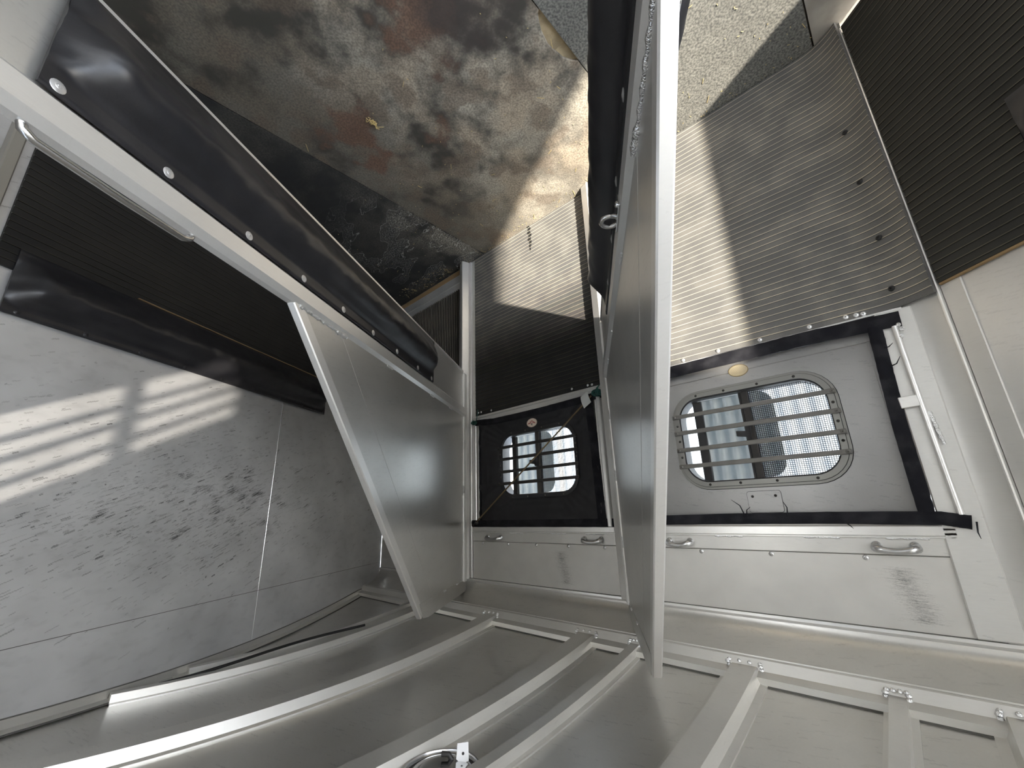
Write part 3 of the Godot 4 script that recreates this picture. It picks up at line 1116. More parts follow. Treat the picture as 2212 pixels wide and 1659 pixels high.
func build_wall_mats() -> void:
	var dust := Color(0.62, 0.56, 0.43)
	var base := Color(0.165, 0.162, 0.155)
	var grp := "ribbed rubber mats on the walls"
	# middle bay
	var t := thing("wall_mat", "ribbed black rubber wall mat below the black-screened window, half in sun", "wall mat", Vector3(1.33, 0, 0), 0.0, grp)
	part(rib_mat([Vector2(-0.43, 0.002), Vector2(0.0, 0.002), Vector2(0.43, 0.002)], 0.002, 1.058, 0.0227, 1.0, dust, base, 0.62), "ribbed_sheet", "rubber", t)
	mat_screws(t, [Vector3(0.408, 1.04, 0.009), Vector3(0.384, 1.041, 0.009), Vector3(0.3, 1.046, 0.009), Vector3(-0.254, 1.044, 0.009), Vector3(-0.343, 1.046, 0.009), Vector3(-0.366, 1.048, 0.009)])
	var g := Geo.new()
	g.plate([Vector2(-0.026, 0.0), Vector2(-0.036, 0.022), Vector2(-0.028, 0.045), Vector2(-0.04, 0.066), Vector2(-0.03, 0.09), Vector2(-0.042, 0.112), Vector2(-0.038, 0.14), Vector2(-0.046, 0.175), Vector2(-0.053, 0.14), Vector2(-0.058, 0.115), Vector2(-0.052, 0.092), Vector2(-0.06, 0.066), Vector2(-0.05, 0.045), Vector2(-0.055, 0.022), Vector2(-0.044, 0.0)], 0.009, 0.0118)
	part(g, "tear", "dark_line", t)
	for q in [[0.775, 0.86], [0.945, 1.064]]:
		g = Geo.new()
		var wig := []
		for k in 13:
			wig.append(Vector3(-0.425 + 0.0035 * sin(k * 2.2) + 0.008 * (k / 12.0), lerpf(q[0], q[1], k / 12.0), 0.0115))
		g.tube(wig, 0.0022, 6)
		part(g, "sunlit_sliver", "tag", t)  # pale tubes added to draw slivers of sunlight along the mat edge
	# right bay, bending round the corner to the seam
	t = thing("wall_mat", "ribbed rubber wall mat below the grey-screened window, curving into the corner", "wall mat", Vector3(0.4, 0, 0), 0.0, grp)
	var path := [Vector2(0.43, 0.002), Vector2(0.2, 0.002), Vector2(0.0, 0.002), Vector2(-0.2, 0.002), Vector2(-0.4, 0.002)]
	for k in 13:
		var a := deg_to_rad(47.0) * k / 12.0
		path.append(Vector2(-0.44 - 0.18 * sin(a), 0.002 + 0.18 * (1.0 - cos(a))))
	path.reverse()
	part(rib_mat(path, 0.004, 1.056, 0.0227, 1.0, dust, base), "ribbed_sheet", "rubber", t)
	mat_screws(t, [Vector3(0.142, 1.046, 0.01), Vector3(0.011, 1.045, 0.01), Vector3(-0.129, 1.045, 0.01), Vector3(-0.275, 1.045, 0.01), Vector3(-0.371, 1.044, 0.01), Vector3(-0.396, 1.046, 0.01), Vector3(-0.413, 1.048, 0.01)], Vector3(0, 0, 1), 0.0075)
	for q in [Vector3(-0.5, 0.62, 0.03), Vector3(-0.5, 0.83, 0.03), Vector3(-0.505, 0.42, 0.03), Vector3(-0.49, 1.0, 0.028)]:
		g = Geo.new()
		g.dome(Transform3D(Basis(Vector3.UP, deg_to_rad(24)), q), 0.009, 0.006, 10)
		part(g, "plug", "rubber_dark", t)
	# past the bead on the angled wall
	t = thing("wall_mat", "dark ribbed rubber mat on the angled wall past the bright corner bead", "wall mat", Vector3(-0.18, 0, 0.05), deg_to_rad(-137), grp)
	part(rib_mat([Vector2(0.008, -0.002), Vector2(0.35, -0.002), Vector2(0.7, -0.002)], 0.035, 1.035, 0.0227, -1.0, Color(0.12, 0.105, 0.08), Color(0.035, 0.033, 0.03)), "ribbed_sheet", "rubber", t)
	g = Geo.new()
	g.bx(0.008, 0.7, 1.035, 1.041, -0.009, 0.0, 0.001)
	part(g, "edge_strip", "rust", t)
	# vertical ribs behind the hinge post
	t = thing("wall_mat", "black rubber mat with upright ribs above the aluminium kick strip", "wall mat", Vector3(2.3, 0, 0), 0.0, grp)
	g = Geo.new()
	g.col = Color(0.03, 0.03, 0.03)
	g.bx(-0.4, 0.42, 0.15, 1.05, 0.0, 0.008, 0.001)
	for k in 44:
		var x := -0.39 + k * 0.0185
		g.col = Color(0.085, 0.075, 0.06)
		g.sweep([Vector2(-0.004, 0), Vector2(0.004, 0), Vector2(0.0015, 0.005), Vector2(-0.0015, 0.005)], [Transform3D(Basis(Vector3(1, 0, 0), Vector3(0, 0, 1), Vector3(0, 1, 0)), Vector3(x, 0.15, 0.008)), Transform3D(Basis(Vector3(1, 0, 0), Vector3(0, 0, 1), Vector3(0, 1, 0)), Vector3(x, 1.05, 0.008))], false)
	part(g, "ribbed_sheet", "rubber", t)
	# bulkhead
	t = thing("wall_mat", "dark ribbed rubber mat on the slanted bulkhead below its long pad", "wall mat", Vector3(2.748, 0, 0), deg_to_rad(-120), grp)
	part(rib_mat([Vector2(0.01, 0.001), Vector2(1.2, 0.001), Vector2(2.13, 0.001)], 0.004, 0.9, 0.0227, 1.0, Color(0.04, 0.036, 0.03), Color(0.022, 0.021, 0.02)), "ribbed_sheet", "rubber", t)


# stuffed vinyl cushion lying on the plane z = z0, from x0 to x1 and y0 to y1, with a screwed flange along its top
func cushion(x0: float, x1: float, y0: float, y1: float, th: float, sd: int, flange := 0.2) -> Geo:
	var g := Geo.new()
	var f := noise(sd, 9.0, 2)
	var rows := []
	var nx := 72
	var ny := 22
	for i in nx + 1:
		var x := lerpf(x0, x1, float(i) / nx)
		var e := minf(x - x0, x1 - x)
		var endk := smoothstep(-0.004, 0.055, e)
		var line := PackedVector3Array()
		line.append(Vector3(x, y0, 0))
		for j in ny + 1:
			var t := float(j) / ny
			var y := lerpf(y0, y1, t)
			var b := 0.0
			if t < 1.0 - flange:
				var q := t / (1.0 - flange)
				b = pow(maxf(0.0, sin(PI * pow(q, 1.6))), 0.8)
			var wr := f.get_noise_2d(x * 2.0, y * 3.0) * 0.004 * b
			wr += 0.004 * sin((y - y0) * 60.0 + x * 30.0) * (1.0 - smoothstep(0.02, 0.2, e)) * b
			line.append(Vector3(x, y, 0.005 + maxf(0.0, th * b * endk + wr)))
		line.append(Vector3(x, y1, 0))
		rows.append(line)
	g.grid(rows, 1.0)
	for e in [0, nx]:
		var p := []
		for q in rows[e]:
			p.append(q)
		g.poly(p, Vector3(-1 if e == 0 else 1, 0, 0))
	return g


func screw_mesh(r := 0.011) -> ArrayMesh:
	var g := Geo.new()
	g.dome(Transform3D(), r, 0.0022, 16)
	g.dome(Transform3D(Basis(), Vector3(0, 0, 0.0018)), r * 0.42, 0.0012, 8)
	return g.mesh()


func build_divider(label: String) -> Node3D:
	var d := thing("stall_divider", label, "stall divider", Vector3.ZERO, 0.0, "swinging stall dividers")
	var L := 2.2
	var g := Geo.new()
	# lower sheet behind the pads and its bottom edge
	g.bx(0.03, L, 0.785, 1.01, -0.007, 0.007, 0.002)
	part(g, "lower_sheet", "alu_divider", d)
	g = Geo.new()
	g.bx(0.03, L, 0.773, 0.79, -0.011, 0.011, 0.004)
	part(g, "bottom_edge", "alu_tube", d)
	g = Geo.new()
	g.bx(0.0, L, 0.998, 1.062, -0.022, 0.022, 0.013)
	var rail := part(g, "rail", "alu_tube", d)
	# solid head panel
	var tip := Vector2(0.57, 1.978)
	var foot := Vector2(1.462, 1.06)
	g = Geo.new()
	g.plate([Vector2(0.0, 1.055), foot - Vector2(0.02, 0), tip - Vector2(0.02, 0.0), Vector2(0.02, 1.978)], -0.0105, 0.0105)
	var hp := part(g, "head_panel", "alu_divider", d)
	g = Geo.new()
	g.bar(Vector3(foot.x - 0.012, foot.y - 0.01, 0), Vector3(tip.x - 0.012, tip.y, 0), 0.034, 0.023, Vector3(0, 0, 1), 0.003)
	part(g, "slanted_tube", "alu_tube", hp)
	g = Geo.new()
	g.plate([Vector2(-0.012, 1.93), Vector2(0.6, 1.93), Vector2(0.555, 1.988), Vector2(0.5, 1.995), Vector2(-0.012, 1.985)], -0.0125, 0.0125)
	part(g, "top_tube", "alu_divider", hp)
	g = Geo.new()
	g.bx(-0.014, 0.03, 0.79, 1.94, -0.019, 0.019, 0.004)
	part(g, "hinge_tube", "alu_tube", hp)
	for s in [-1, 1]:
		g = Geo.new()
		var path := []
		var rr := []
		for k in 26:
			path.append(Vector3(1.44 - k * 0.0085, 1.0625 + 0.0018 * sin(k * 2.3), s * 0.0115))
			rr.append(0.0045 + 0.0014 * sin(k * 1.7) + (0.004 if k > 19 else 0.0))
		g.tube(path, rr, 7)
		for x in [0.92, 0.5, 0.24]:
			path = []
			for k in 6:
				path.append(Vector3(x + k * 0.008, 1.063 + 0.001 * sin(k * 2.3), s * 0.0115))
			g.tube(path, 0.0042, 6)
		for y in [1.2, 1.45, 1.7]:
			path = []
			for k in 6:
				path.append(Vector3(0.032 + 0.001 * sin(k * 2.0), y + k * 0.008, s * 0.0115))
			g.tube(path, 0.0038, 6)
		for x in [0.12, 0.3]:
			path = []
			for k in 5:
				path.append(Vector3(x + k * 0.006, 1.931, s * 0.0125))
			g.tube(path, 0.004, 6)
		part(g, "weld_bead", "weld", hp)
		# second sheet layer: its slanting lap line
		g = Geo.new()
		g.plate([Vector2(0.035, 1.065), Vector2(1.25, 1.065), Vector2(0.46, 1.925), Vector2(0.035, 1.925)], 0.0, 0.0005, Transform3D(Basis(), Vector3(0, 0, 0.0106 if s > 0 else -0.0111)))
		part(g, "lap_sheet", "alu_divider", hp)
	# black pad with a row of washers on each face
	var sm := screw_mesh(0.0105)
	for s in [1, -1]:
		var b := Basis() if s == 1 else Basis(Vector3.UP, PI)
		var pm := cushion(0.54, 2.0, 0.8, 1.004, 0.045, 5)
		var p := part(pm, "pad", "vinyl", d)
		p.transform = Transform3D(b, Vector3(0.0 if s == 1 else 2.54, 0, s * 0.0205 - s * 0.0005))
		for x in [0.565, 0.72, 0.916, 1.096, 1.273, 1.453, 1.635, 1.818, 1.98]:
			part(sm, "washer_screw", "screw", p).position = Vector3(x if s == 1 else 2.54 - x, 0.9915, 0.0045)
	# two hinges
	for y in [0.87, 1.787]:
		g = Geo.new()
		g.tube([Vector3(0, -0.052, 0), Vector3(0, -0.001, 0)], 0.011, 14)
		g.tube([Vector3(0, 0.001, 0), Vector3(0, 0.052, 0)], 0.011, 14)
		g.bx(0.0, 0.03, -0.05, -0.002, -0.004, 0.004, 0.001)
		g.bx(-0.02, 0.0, 0.002, 0.05, -0.004, 0.004, 0.001)
		part(g, "hinge", "alu_bright", d).position = Vector3(-0.03, y, 0.012)
	# pull rod along the top of the rail
	g = Geo.new()
	var pr := [Vector3(1.735, 1.058, 0.0), Vector3(1.738, 1.069, 0.0), Vector3(1.752, 1.076, 0.0), Vector3(1.86, 1.078, 0.0), Vector3(1.972, 1.076, 0.0), Vector3(1.986, 1.069, 0.0), Vector3(1.989, 1.058, 0.0)]
	g.tube(pr, 0.0065, 10)
	part(g, "pull_rod", "steel", rail)
	# tie ring on the pad side
	g = Geo.new()
	g.box(Transform3D(Basis(), Vector3(1.05, 1.03, -0.0235)), Vector3(0.085, 0.026, 0.005), 0.002)
	path_ring(g, Vector3(1.03, 1.03, -0.038), 0.017, 0.005)
	g.dome(Transform3D(Basis(Vector3.UP, PI), Vector3(1.078, 1.03, -0.0255)), 0.008, 0.006, 9)
	part(g, "tie_ring", "chrome", rail)
	return d


func path_ring(g: Geo, c: Vector3, r: float, t: float) -> void:
	var rows := []
	for i in 25:
		var a := TAU * i / 24.0
		var line := PackedVector3Array()
		for k in 9:
			var b := TAU * k / 8.0
			line.append(c + Vector3(cos(a) * (r + t * cos(b)), t * sin(b), sin(a) * (r + t * cos(b))))
		rows.append(line)
	g.grid(rows, 1.0, null, true)


func build_dividers() -> void:
	var a := build_divider("aluminium stall divider with black pad, seen broadside beside the bulkhead")
	a.position = Vector3(1.83, 0, 0.045)
	a.rotation.y = deg_to_rad(-122)
	var b := a.duplicate()
	b.name = numbered("stall_divider")
	add_child(b)
	b.position = Vector3(0.858, 0, 0.045)
	b.rotation.y = deg_to_rad(-123.0)
	b.set_meta("label", "aluminium stall divider seen nearly edge-on between the two barred windows")
	# pads screwed straight to the walls
	var p := thing("wall_pad", "long black vinyl pad along the slanted bulkhead above its ribbed mat", "pad", Vector3(2.748, 0, 0), deg_to_rad(-120), "black pads on the walls")
	part(cushion(0.74, 2.09, 0.835, 1.028, 0.05, 9, 0.17), "cushion", "vinyl", p).position.z = 0.009
	var sl := Geo.new()
	sl.bx(0.82, 1.78, 0.8275, 0.8305, 0.009, 0.016, 0.001)
	part(sl, "tan_strip", "rust", p)  # thin tan strip just below the pad
	var sm := screw_mesh(0.008)
	for k in 9:
		part(sm, "washer_screw", "vinyl", p).position = Vector3(0.76 + 0.162 * k, 1.017, 0.0135)
	p = thing("wall_pad", "dark vinyl pad on the angled ribbed mat past the corner bead", "pad", Vector3(-0.18, 0, 0.05), deg_to_rad(-137), "black pads on the walls")
	var c := part(cushion(-0.5, -0.27, 0.7, 1.02, 0.035, 12, 0.12), "cushion", "vinyl", p)
	c.rotation.y = PI
	c.position.z = -0.012
	part(sm, "washer_screw", "rubber_dark", p).position = Vector3(0.285, 1.0, -0.0165)
	p.get_node("washer_screw").rotation.y = PI


# one drop-down feed door with its sliding window, centred on cx
func build_window(called: String, label: String, cx: float, x0: float, x1: float, sticker: String, sy: float, sticker_label: String, dark: bool) -> void:
	var w := struct(called, label, "window")
	w.position = Vector3(cx, 0, 0)
	var cy := 1.36
	var hole := rrect(0, cy, 0.245, 0.166, 0.088)
	var g := Geo.new()
	g.ring(rect_like(0, cy, x0 - cx, x1 - cx, 1.1, 1.66, hole), hole, -0.035, -0.012)
	var panel := part(g, "door_panel", "alu_sheet", w)
	# edge frame of the door
	g = Geo.new()
	g.bx(x0 - cx, x1 - cx, 1.1, 1.134, -0.03, -0.008, 0.002)
	g.bx(x0 - cx, x1 - cx, 1.64, 1.66, -0.03, -0.008, 0.002)
	g.bx(x0 - cx, x0 - cx + 0.034, 1.134, 1.64, -0.03, -0.008, 0.002)
	g.bx(x1 - cx - 0.034, x1 - cx, 1.134, 1.64, -0.03, -0.008, 0.002)
	part(g, "door_edge", "alu_sheet", panel)
	g = Geo.new()
	g.ring(rrect(0, cy, 0.262, 0.182, 0.105), rrect(0, cy, 0.252, 0.172, 0.095), -0.014, -0.005)
	g.ring(rrect(0, cy, 0.253, 0.173, 0.096), rrect(0, cy, 0.236, 0.157, 0.08), -0.014, -0.001)
	var fr := part(g, "window_frame", "black_gloss" if dark else "frame_grey", w)
	g = Geo.new()
	g.ring(rrect(0, cy, 0.2638, 0.1838, 0.1068), rrect(0, cy, 0.2615, 0.1815, 0.1045), -0.014, -0.0108)
	g.ring(rrect(0, cy, 0.2545, 0.1745, 0.0975), rrect(0, cy, 0.2525, 0.1725, 0.0955), -0.008, -0.0046)
	part(g, "gasket_line", "dark_line", fr)
	g = Geo.new()
	g.ring(rrect(0, cy, 0.246, 0.166, 0.089), rrect(0, cy, 0.232, 0.152, 0.076), -0.062, -0.006)
	part(g, "seal", "black_frame", fr)
	var sm := screw_mesh(0.0045)
	for q in [[-0.16, 0.165], [-0.05, 0.165], [0.06, 0.165], [0.16, 0.165], [-0.16, -0.165], [-0.05, -0.165], [0.06, -0.165], [0.16, -0.165], [-0.245, 0.06], [-0.245, 0.0], [-0.245, -0.06], [0.245, 0.06], [0.245, 0.0], [0.245, -0.06]]:
		part(sm, "screw", "bronze_frame", fr).position = Vector3(q[0], cy + q[1], -0.001)
	for y in [1.266, 1.329, 1.394, 1.455]:
		g = Geo.new()
		g.bx(-0.259, 0.259, y - 0.0078, y + 0.0078, 0.001, 0.007, 0.002)
		for s in [-1, 1]:
			g.dome(Transform3D(Basis(), Vector3(s * 0.25, y, 0.0065)), 0.007, 0.003, 9)
		part(g, "guard_bar", "black_frame" if dark else "bar_grey", w)
	# sliding pane in its dark frame, fixed mullion, insect screen in the other half
	g = Geo.new()
	g.bx(-0.01, 0.012, cy - 0.158, cy + 0.158, -0.045, -0.022, 0.002)
	g.bx(0.014, 0.022, cy - 0.158, cy + 0.158, -0.045, -0.03, 0.002)
	part(g, "mullion", "bronze_frame", w)
	g = Geo.new()
	g.bx(0.158, 0.188, cy - 0.148, cy + 0.15, -0.052, -0.034, 0.002)
	part(g, "sash", "black_frame", w)
	var out := rrect(0.045, cy, 0.125, 0.15, 0.05)
	for i in out.size():
		if out[i].x > 0.045:
			out[i] = Vector2(0.165, cy + (0.15 if out[i].y > cy else -0.15))
	var clean := []
	for q in out:
		if clean.is_empty() or clean[-1].distance_to(q) > 0.001:
			clean.append(q)
	g = Geo.new()
	g.plate(clean, -0.047, -0.043)
	part(g, "pane", "glass", w)
	g = Geo.new()
	var s := rrect(-0.12, cy, 0.115, 0.156, 0.08)
	for i in s.size():
		if s[i].x > -0.12:
			s[i] = Vector2(-0.005, cy + (0.156 if s[i].y > cy else -0.156))
	clean = []
	for q in s:
		if clean.is_empty() or clean[-1].distance_to(q) > 0.001:
			clean.append(q)
	var tri := Geometry2D.triangulate_polygon(PackedVector2Array(clean))
	for k in range(0, tri.size(), 3):
		var p := []
		for m in 3:
			p.append(Vector3(clean[tri[k + m]].x, clean[tri[k + m]].y, -0.03))
		g.poly(p, Vector3(0, 0, 1))
	for i in g.v.size():
		g.uv[i] = Vector2(g.v[i].x, g.v[i].y) / 0.0062
	part(g, "insect_screen", "window_screen", w)
	g = Geo.new()
	g.plate([Vector2(0.0, cy - 0.022), Vector2(0.012, cy - 0.022), Vector2(0.014, cy - 0.009), Vector2(0.046, cy - 0.013), Vector2(0.046, cy + 0.005), Vector2(0.014, cy + 0.012), Vector2(0.012, cy + 0.022), Vector2(0.0, cy + 0.022)], -0.022, -0.008)
	part(g, "latch", "black_frame", w)
	g = Geo.new()
	g.plate(oval(0, sy, 0.0335, 0.0225), -0.012, -0.0085)
	for i in g.v.size():
		g.uv[i] = Vector2(0.5 - g.v[i].x / 0.067, 0.5 + (g.v[i].y - sy) / 0.045)
	part(g, "sticker", sticker, panel, sticker_label).position = Vector3(0, 0, 0.0225 if dark else 0.002)
	# hinge cover plate above the window
	g = Geo.new()
	g.plate(rrect(0.0, 1.59, 0.05, 0.034, 0.008), -0.012, -0.0095)
	var hpl := part(g, "cover_plate", "alu_sheet", panel)
	g = Geo.new()
	g.plate(rrect(0.0, 1.59, 0.0512, 0.0352, 0.009), -0.012, -0.0112)
	part(g, "plate_edge", "dark_line", hpl)
	for q in [-0.034, 0.034]:
		part(sm, "screw", "bronze_frame", hpl).position = Vector3(q, 1.572, -0.0095)


func build_windows() -> void:
	build_window("window_1", "barred sliding window in the drop-down door behind the black bug screen", 1.333, 0.952, 1.733, "sticker_red", 1.166, "oval sticker with a red and black emblem", true)
	build_window("window_2", "barred sliding window in the drop-down door behind the thin grey bug screen", 0.362, -0.033, 0.788, "sticker_cream", 1.131, "oval cream sticker", false)


# cloth sheet with creases, x0..x1, y0..y1
func cloth(x0: float, x1: float, y0: float, y1: float, z: float, amp: float, sd: int) -> Geo:
	var g := Geo.new()
	var f := noise(sd, 1.0, 3)
	var rows := []
	for i in 61:
		var x := lerpf(x0, x1, i / 60.0)
		var line := PackedVector3Array()
		for j in 45:
			var y := lerpf(y0, y1, j / 44.0)
			var e := minf(minf(x - x0, x1 - x), minf(y - y0, y1 - y))
			var fan := sin(atan2(y - y0, x - x0 + 0.05) * 26.0) * exp(-Vector2(x - x0, y - y0).length() * 5.0)
			var fan2 := sin(atan2(y1 - y, x - x0 + 0.03) * 22.0) * exp(-Vector2(x - x0, y1 - y).length() * 6.0)
			line.append(Vector3(x, y, z + amp * (0.5 * f.get_noise_2d(x * 6.0, y * 6.0) + 0.7 * fan + 0.6 * fan2) * smoothstep(0.0, 0.04, e)))
		rows.append(line)
	g.grid(rows, 1.0)
	return g


# black cloth drawn tight from its border to the window frame it leaves open
func cloth_with_hole(cx: float, cy: float, x0: float, x1: float, y0: float, y1: float) -> Geo:
	var g := Geo.new()
	var inner := rrect(cx, cy, 0.254, 0.174, 0.097, 20)
	var outer := rect_like(cx, cy, x0, x1, y0, y1, inner)
	inner.append(inner[0])
	outer.append(outer[0])
	var f := noise(3, 5.0, 3)
	var rows := []
	for i in 25:
		var q := i / 24.0
		var line := PackedVector3Array()
		for k in inner.size():
			var p: Vector2 = inner[k].lerp(outer[k], q)
			var a := atan2(p.y - cy, (p.x - cx) * 0.75)
			var fold := (sin(a * 34.0 + 4.0 * f.get_noise_2d(p.x * 2.0, p.y * 2.0)) * maxf(0.0, sin(a * 2.0 + 0.3)) + 0.5 * sin(a * 61.0)) * 0.004 * sin(PI * q) + 0.006 * f.get_noise_2d(p.x * 3.0, p.y * 3.0) * q
			line.append(Vector3(p.x, p.y, lerpf(-0.004, 0.021, pow(q, 0.7)) + fold))
		rows.append(line)
	g.grid(rows, 1.0, null, true)
	return g


# strip of webbing along a polyline in the xy plane
func strip(pts: Array, wid: float, z: float, sd: int) -> Geo:
	var g := Geo.new()
	var f := noise(sd, 14.0, 2)
	var rows := []
	var steps := 40
	for i in steps + 1:
		var t := float(i) / steps * (pts.size() - 1)
		var k := mini(int(t), pts.size() - 2)
		var p: Vector2 = pts[k].lerp(pts[k + 1], t - k)
		var d: Vector2 = (pts[k + 1] - pts[k]).normalized()
		var nn := Vector2(-d.y, d.x)
		var line := PackedVector3Array()
		for j in 7:
			var q := (j / 6.0 - 0.5)
			var ww := wid * (1.0 + 0.05 * f.get_noise_1d(t * 0.9))
			var a := p + nn * q * ww
			line.append(Vector3(a.x, a.y, z + 0.0025 * f.get_noise_2d(a.x * 2.0, a.y * 2.0) + (0.0 if j > 0 and j < 6 else -0.0025)))
		rows.append(line)
	g.grid(rows, -1.0)
	# back, so the strip has two faces a couple of millimetres apart
	var back := []
	for r in rows:
		var line := PackedVector3Array()
		for q in r:
			line.append(q - Vector3(0, 0, 0.002))
		back.append(line)
	g.grid(back, 1.0)
	return g


func build_bug_screens() -> void:
	var b := thing("bug_screen", "black cloth bug screen stretched round the barred window crossed by a diagonal cord", "bug screen", Vector3(1.33, 1.09, 0.0), 0.0, "bug screens over the windows")
	var at := Vector3(-1.33, -1.09, 0)
	var parts := [["cloth", cloth_with_hole(1.333, 1.36, 0.962, 1.724, 1.1, 1.645), "black_cloth"],
		["border", strip([Vector2(1.75, 1.1), Vector2(1.6, 1.115), Vector2(1.3, 1.118), Vector2(1.05, 1.112), Vector2(0.9, 1.104)], 0.034, 0.023, 21), "webbing"],
		["border", strip([Vector2(1.785, 1.651), Vector2(1.74, 1.652), Vector2(1.3, 1.652), Vector2(0.885, 1.652)], 0.034, 0.024, 22), "webbing"],
		["border", strip([Vector2(0.985, 1.11), Vector2(0.975, 1.3), Vector2(0.968, 1.645)], 0.042, 0.023, 23), "webbing"],
		["border", strip([Vector2(1.715, 1.11), Vector2(1.715, 1.645)], 0.016, 0.021, 24), "webbing"]]
	for q in parts:
		part(q[1], q[0], q[2], b).position = at
	b = thing("bug_screen", "thin grey mesh bug screen with frayed black border beside the white jamb", "bug screen", Vector3(0.36, 1.09, 0.0), 0.0, "bug screens over the windows")
	at = Vector3(-0.36, -1.09, 0)
	parts = [["mesh_panel", cloth(-0.02, 0.795, 1.1, 1.635, 0.018, 0.004, 4), "mesh_thin"],
		["border", strip([Vector2(0.815, 1.085), Vector2(0.4, 1.085), Vector2(0.15, 1.083), Vector2(-0.088, 1.093)], 0.046, 0.022, 31), "webbing"],
		["border", strip([Vector2(0.81, 1.645), Vector2(0.5, 1.642), Vector2(0.2, 1.642), Vector2(-0.04, 1.646), Vector2(-0.092, 1.657)], 0.034, 0.024, 32), "webbing"],
		["border", strip([Vector2(-0.028, 1.1), Vector2(-0.022, 1.25), Vector2(-0.017, 1.4), Vector2(-0.016, 1.65)], 0.034, 0.023, 33), "webbing"],
		["border", strip([Vector2(0.79, 1.1), Vector2(0.79, 1.65)], 0.03, 0.022, 34), "webbing"]]
	for q in parts:
		part(q[1], q[0], q[2], b).position = at
	var g: Geo
	for q in [[0.42, 1.635, 0.43, 1.6, 0.455, 1.58], [0.415, 1.635, 0.412, 1.615, 0.4, 1.605], [0.3, 1.635, 0.296, 1.61, 0.305, 1.59], [-0.035, 1.23, -0.05, 1.225, -0.062, 1.205], [-0.035, 1.17, -0.045, 1.172, -0.056, 1.162], [0.165, 1.65, 0.15, 1.664, 0.145, 1.672], [-0.1, 1.655, -0.096, 1.68, -0.098, 1.695]]:
		g = Geo.new()
		g.tube([Vector3(q[0], q[1], 0.026), Vector3(q[2], q[3], 0.028), Vector3(q[4], q[5], 0.025)], [0.0022, 0.0016, 0.0006], 5)
		part(g, "frayed_thread", "webbing", b).position = at


func build_handles() -> void:
	var grp := "small cast pull handles on the ledge"
	var spots := [[1.626, 0.05, "cast pull handle on the ledge above the black screen, beside the hinge post"], [1.031, 0.044, "cast pull handle above the black screen, nearest the edge-on divider"], [0.66, 0.04, "cast pull handle above the grey screen, beside the edge-on divider"], [0.066, 0.042, "cast pull handle above the grey screen, nearest the white jamb"]]
	for q in spots:
		var h := thing("pull_handle", q[2], "handle", Vector3(q[0], 1.722, 0.006), 0.0, grp)
		var g := Geo.new()
		var l: float = q[1]
		var path := []
		var rr := []
		for k in 17:
			var t := k / 16.0 * 2.0 - 1.0
			path.append(Vector3(l * t, 0.008 * pow(1.0 - t * t, 1.0), 0.006 + 0.016 * sqrt(maxf(0.0, 1.0 - pow(absf(t), 6.0)))))
			rr.append(0.0082 + 0.0045 * pow(absf(t), 4.0))
		g.tube(path, rr, 12)
		part(g, "grip", "steel", h)
		for s in [-1, 1]:
			g = Geo.new()
			g.dome(Transform3D(Basis(), Vector3(s * l * 0.94, -0.004, -0.001)), 0.013, 0.012, 14)
			part(g, "foot", "steel", h)


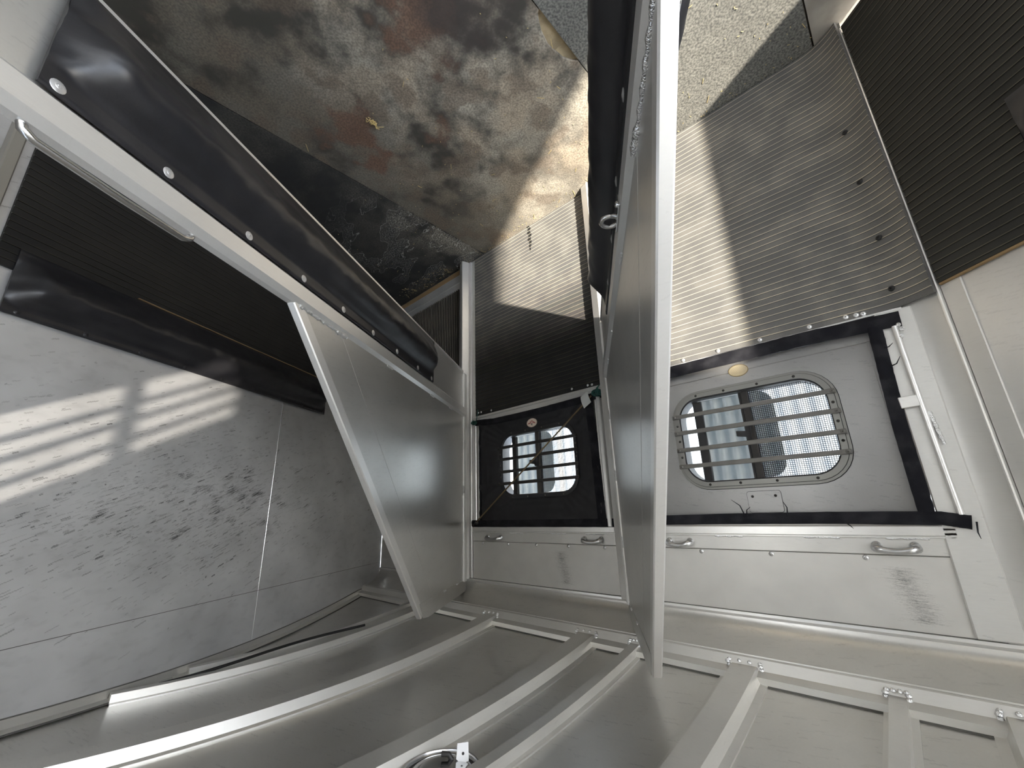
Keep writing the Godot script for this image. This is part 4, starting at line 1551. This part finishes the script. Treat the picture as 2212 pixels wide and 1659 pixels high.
func build_small_things() -> void:
	# diagonal cord over the black screen, with its tag
	var c := thing("bungee_cord", "thin tan cord stretched diagonally across the black-screened window", "cord", Vector3(1.735, 1.642, 0.032))
	var g := Geo.new()
	var path := []
	for k in 21:
		var t := k / 20.0
		path.append(Vector3(lerpf(0.0, -0.775, t), lerpf(0.0, -0.535, t), 0.002 * sin(t * PI)))
	g.tube(path, 0.0036, 8)
	part(g, "cord", "tan_cord", c)
	g = Geo.new()
	g.dome(Transform3D(Basis(), Vector3(0.004, 0.004, -0.006)), 0.012, 0.014, 10)
	g.tube([Vector3(0.004, 0.004, 0), Vector3(0.03, 0.016, -0.006), Vector3(0.036, 0.026, -0.006)], 0.004, 8)
	part(g, "hook", "black_frame", c)
	g = Geo.new()
	var rows := []
	for i in 9:
		var t := i / 8.0
		var line := PackedVector3Array()
		for j in 5:
			var q := j / 4.0 - 0.5
			line.append(Vector3(-0.742 - 0.014 * t + 0.04 * q, -0.522 + 0.056 * (t - 0.5) + 0.022 * q, 0.006 + 0.006 * sin(t * PI)))
		rows.append(line)
	g.grid(rows, -1.0)
	part(g, "tag", "tag", c, "crumpled white tag")
	# knotted green ties at both lower corners of the black screen
	for q in [[Vector3(0.928, 1.1, 0.034), 1.0, "green cord knot beside the edge-on divider at the white tag"], [Vector3(1.755, 1.1, 0.03), 0.75, "green cord knot at the screen corner beside the broadside divider's hinge post"]]:
		var t := thing("cord_knot", q[2], "cord", q[0], 0.0, "green cord ties at the black screen")
		var f: float = q[1]
		g = Geo.new()
		var rg := RandomNumberGenerator.new()
		rg.seed = 5
		for k in 7:
			var p := []
			var a0 := rg.randf() * TAU
			for m in 13:
				var a := a0 + TAU * m / 12.0 * 0.9
				p.append(Vector3(cos(a) * rg.randf_range(0.014, 0.02) + 0.006 * sin(k), sin(a) * rg.randf_range(0.008, 0.016), 0.008 * sin(a * 2.0 + k)) * f)
			g.tube(p, 0.004 * f, 7)
		part(g, "knot", "green_cord", t)
		g = Geo.new()
		if f == 1.0:
			g.tube([Vector3(0.0, 0, 0.004), Vector3(-0.012, -0.02, 0.01), Vector3(-0.02, -0.032, 0.004), Vector3(-0.008, -0.018, 0.012), Vector3(0.006, 0.006, 0.006)], 0.003, 7)
			g.tube([Vector3(0.0, 0.0, 0.004), Vector3(-0.022, 0.016, 0.01), Vector3(-0.034, 0.012, 0.008), Vector3(-0.02, 0.004, 0.008)], 0.0045, 7)
		else:
			g.tube([Vector3(-0.02, -0.01, 0.0), Vector3(-0.026, -0.05, -0.006), Vector3(-0.026, -0.075, -0.008)], 0.0024, 7)
		part(g, "loose_end", "green_cord", t)
	# cable clipped between the two bows that meet the bulkhead
	g = Geo.new()
	path = []
	for k in 25:
		var t := k / 24.0
		var z := lerpf(0.5, 1.25, t)
		path.append(Vector3(1.995 + 0.03 * sin(t * 5.0) - 0.02 * t, roof_y(z) - 0.022 - 0.012 * sin(t * PI), z))
	g.tube(path, 0.0055, 8)
	solo(g, "cable", "cable", "black cable tucked between the two roof bows that meet the bulkhead", "cable")
	# round roof vent with a bright lip and a dish inside
	var vn := thing("roof_vent", "round metal roof vent with bright rim between two bows", "roof vent", Vector3(0.858, roof_y(0.932) - 0.003, 0.932))
	g = Geo.new()
	lathe(g, [Vector2(0.086, 0.004), Vector2(0.087, -0.009), Vector2(0.084, -0.013), Vector2(0.08, -0.012), Vector2(0.079, 0.0)])
	part(g, "rim", "alu_bright", vn)
	g = Geo.new()
	lathe(g, [Vector2(0.0795, -0.004), Vector2(0.074, 0.001), Vector2(0.066, 0.0015)])
	part(g, "gasket", "black_frame", vn)
	g = Geo.new()
	lathe(g, [Vector2(0.071, 0.001), Vector2(0.069, -0.008), Vector2(0.06, -0.013), Vector2(0.045, -0.016), Vector2(0.024, -0.0175), Vector2(0.001, -0.018)])
	part(g, "dish", "chrome", vn)
	var tz := Vector3(-0.71, -0.43, 0.56).normalized()
	var tx := (Vector3(0.61, 0, 0.79) - tz * tz.dot(Vector3(0.61, 0, 0.79))).normalized()
	var tb := Basis(tx, tz.cross(tx), tz)
	g = Geo.new()
	g.plate([Vector2(-0.012, -0.018), Vector2(0.012, -0.018), Vector2(0.015, 0.008), Vector2(0.004, 0.017), Vector2(-0.012, 0.013)], 0.0, 0.002, Transform3D(tb, Vector3(-0.012, -0.026, -0.052)))
	part(g, "tab", "lens_white", vn, "white hinge tab")
	g = Geo.new()
	g.dome(Transform3D(tb, Vector3(-0.012, -0.026, -0.052) + tz * 0.002), 0.003, 0.001, 8)
	g.tube([Vector3(0.006, -0.016, -0.035), Vector3(0.01, -0.026, -0.03), Vector3(0.022, -0.027, -0.02)], 0.0055, 10)
	part(g, "catch", "black_frame", vn)
	# loose hay
	var hay := thing("hay_clump", "small clump of yellow hay lying on the brown-stained floor mat", "hay", Vector3(1.313, 0, 0.988))
	g = Geo.new()
	var rg2 := RandomNumberGenerator.new()
	rg2.seed = 12
	for k in 46:
		var q := Vector3(rg2.randfn(0, 0.006), 0.003 + rg2.randf() * 0.006, rg2.randfn(0, 0.014))
		var a := rg2.randf() * TAU
		var dd := Vector3(cos(a), rg2.randf_range(-0.1, 0.2), sin(a)) * rg2.randf_range(0.003, 0.009)
		g.bar(q - dd, q + dd, 0.002, 0.0015, Vector3(0, 1, 0), 0.0003)
	part(g, "stalks", "straw", hay)
	g = Geo.new()
	for k in 420:
		var x := rg2.randf_range(-0.1, 2.3)
		var z := absf(rg2.randfn(0, 0.5)) if k > 150 else absf(rg2.randfn(0, 0.03))
		if k % 5 == 0:
			x = rg2.randf_range(1.95, 2.5)
			z = rg2.randf_range(0.02, 0.12)
		if x > 2.6 - 0.577 * z or z > 1.9:
			continue
		var a := rg2.randf() * TAU
		var l := rg2.randf_range(0.001, 0.004) if k % 9 else rg2.randf_range(0.008, 0.02)
		var dd := Vector3(cos(a), 0.03, sin(a)) * l
		g.bar(Vector3(x, 0.0016, z + 0.016) - dd, Vector3(x, 0.0016, z + 0.016) + dd, 0.0016, 0.0012, Vector3(0, 1, 0), 0.0003)
	var st := solo(g, "hay_scraps", "straw", "scattered scraps of hay and chaff along the floor's edge", "hay")
	st.set_meta("kind", "stuff")


func lathe(g: Geo, prof: Array) -> void:
	var rows := []
	for p in prof:
		var line := PackedVector3Array()
		for k in 49:
			var a := TAU * k / 48.0
			line.append(Vector3(cos(a) * p.x, p.y, sin(a) * p.x))
		rows.append(line)
	g.grid(rows, -1.0, null, true)
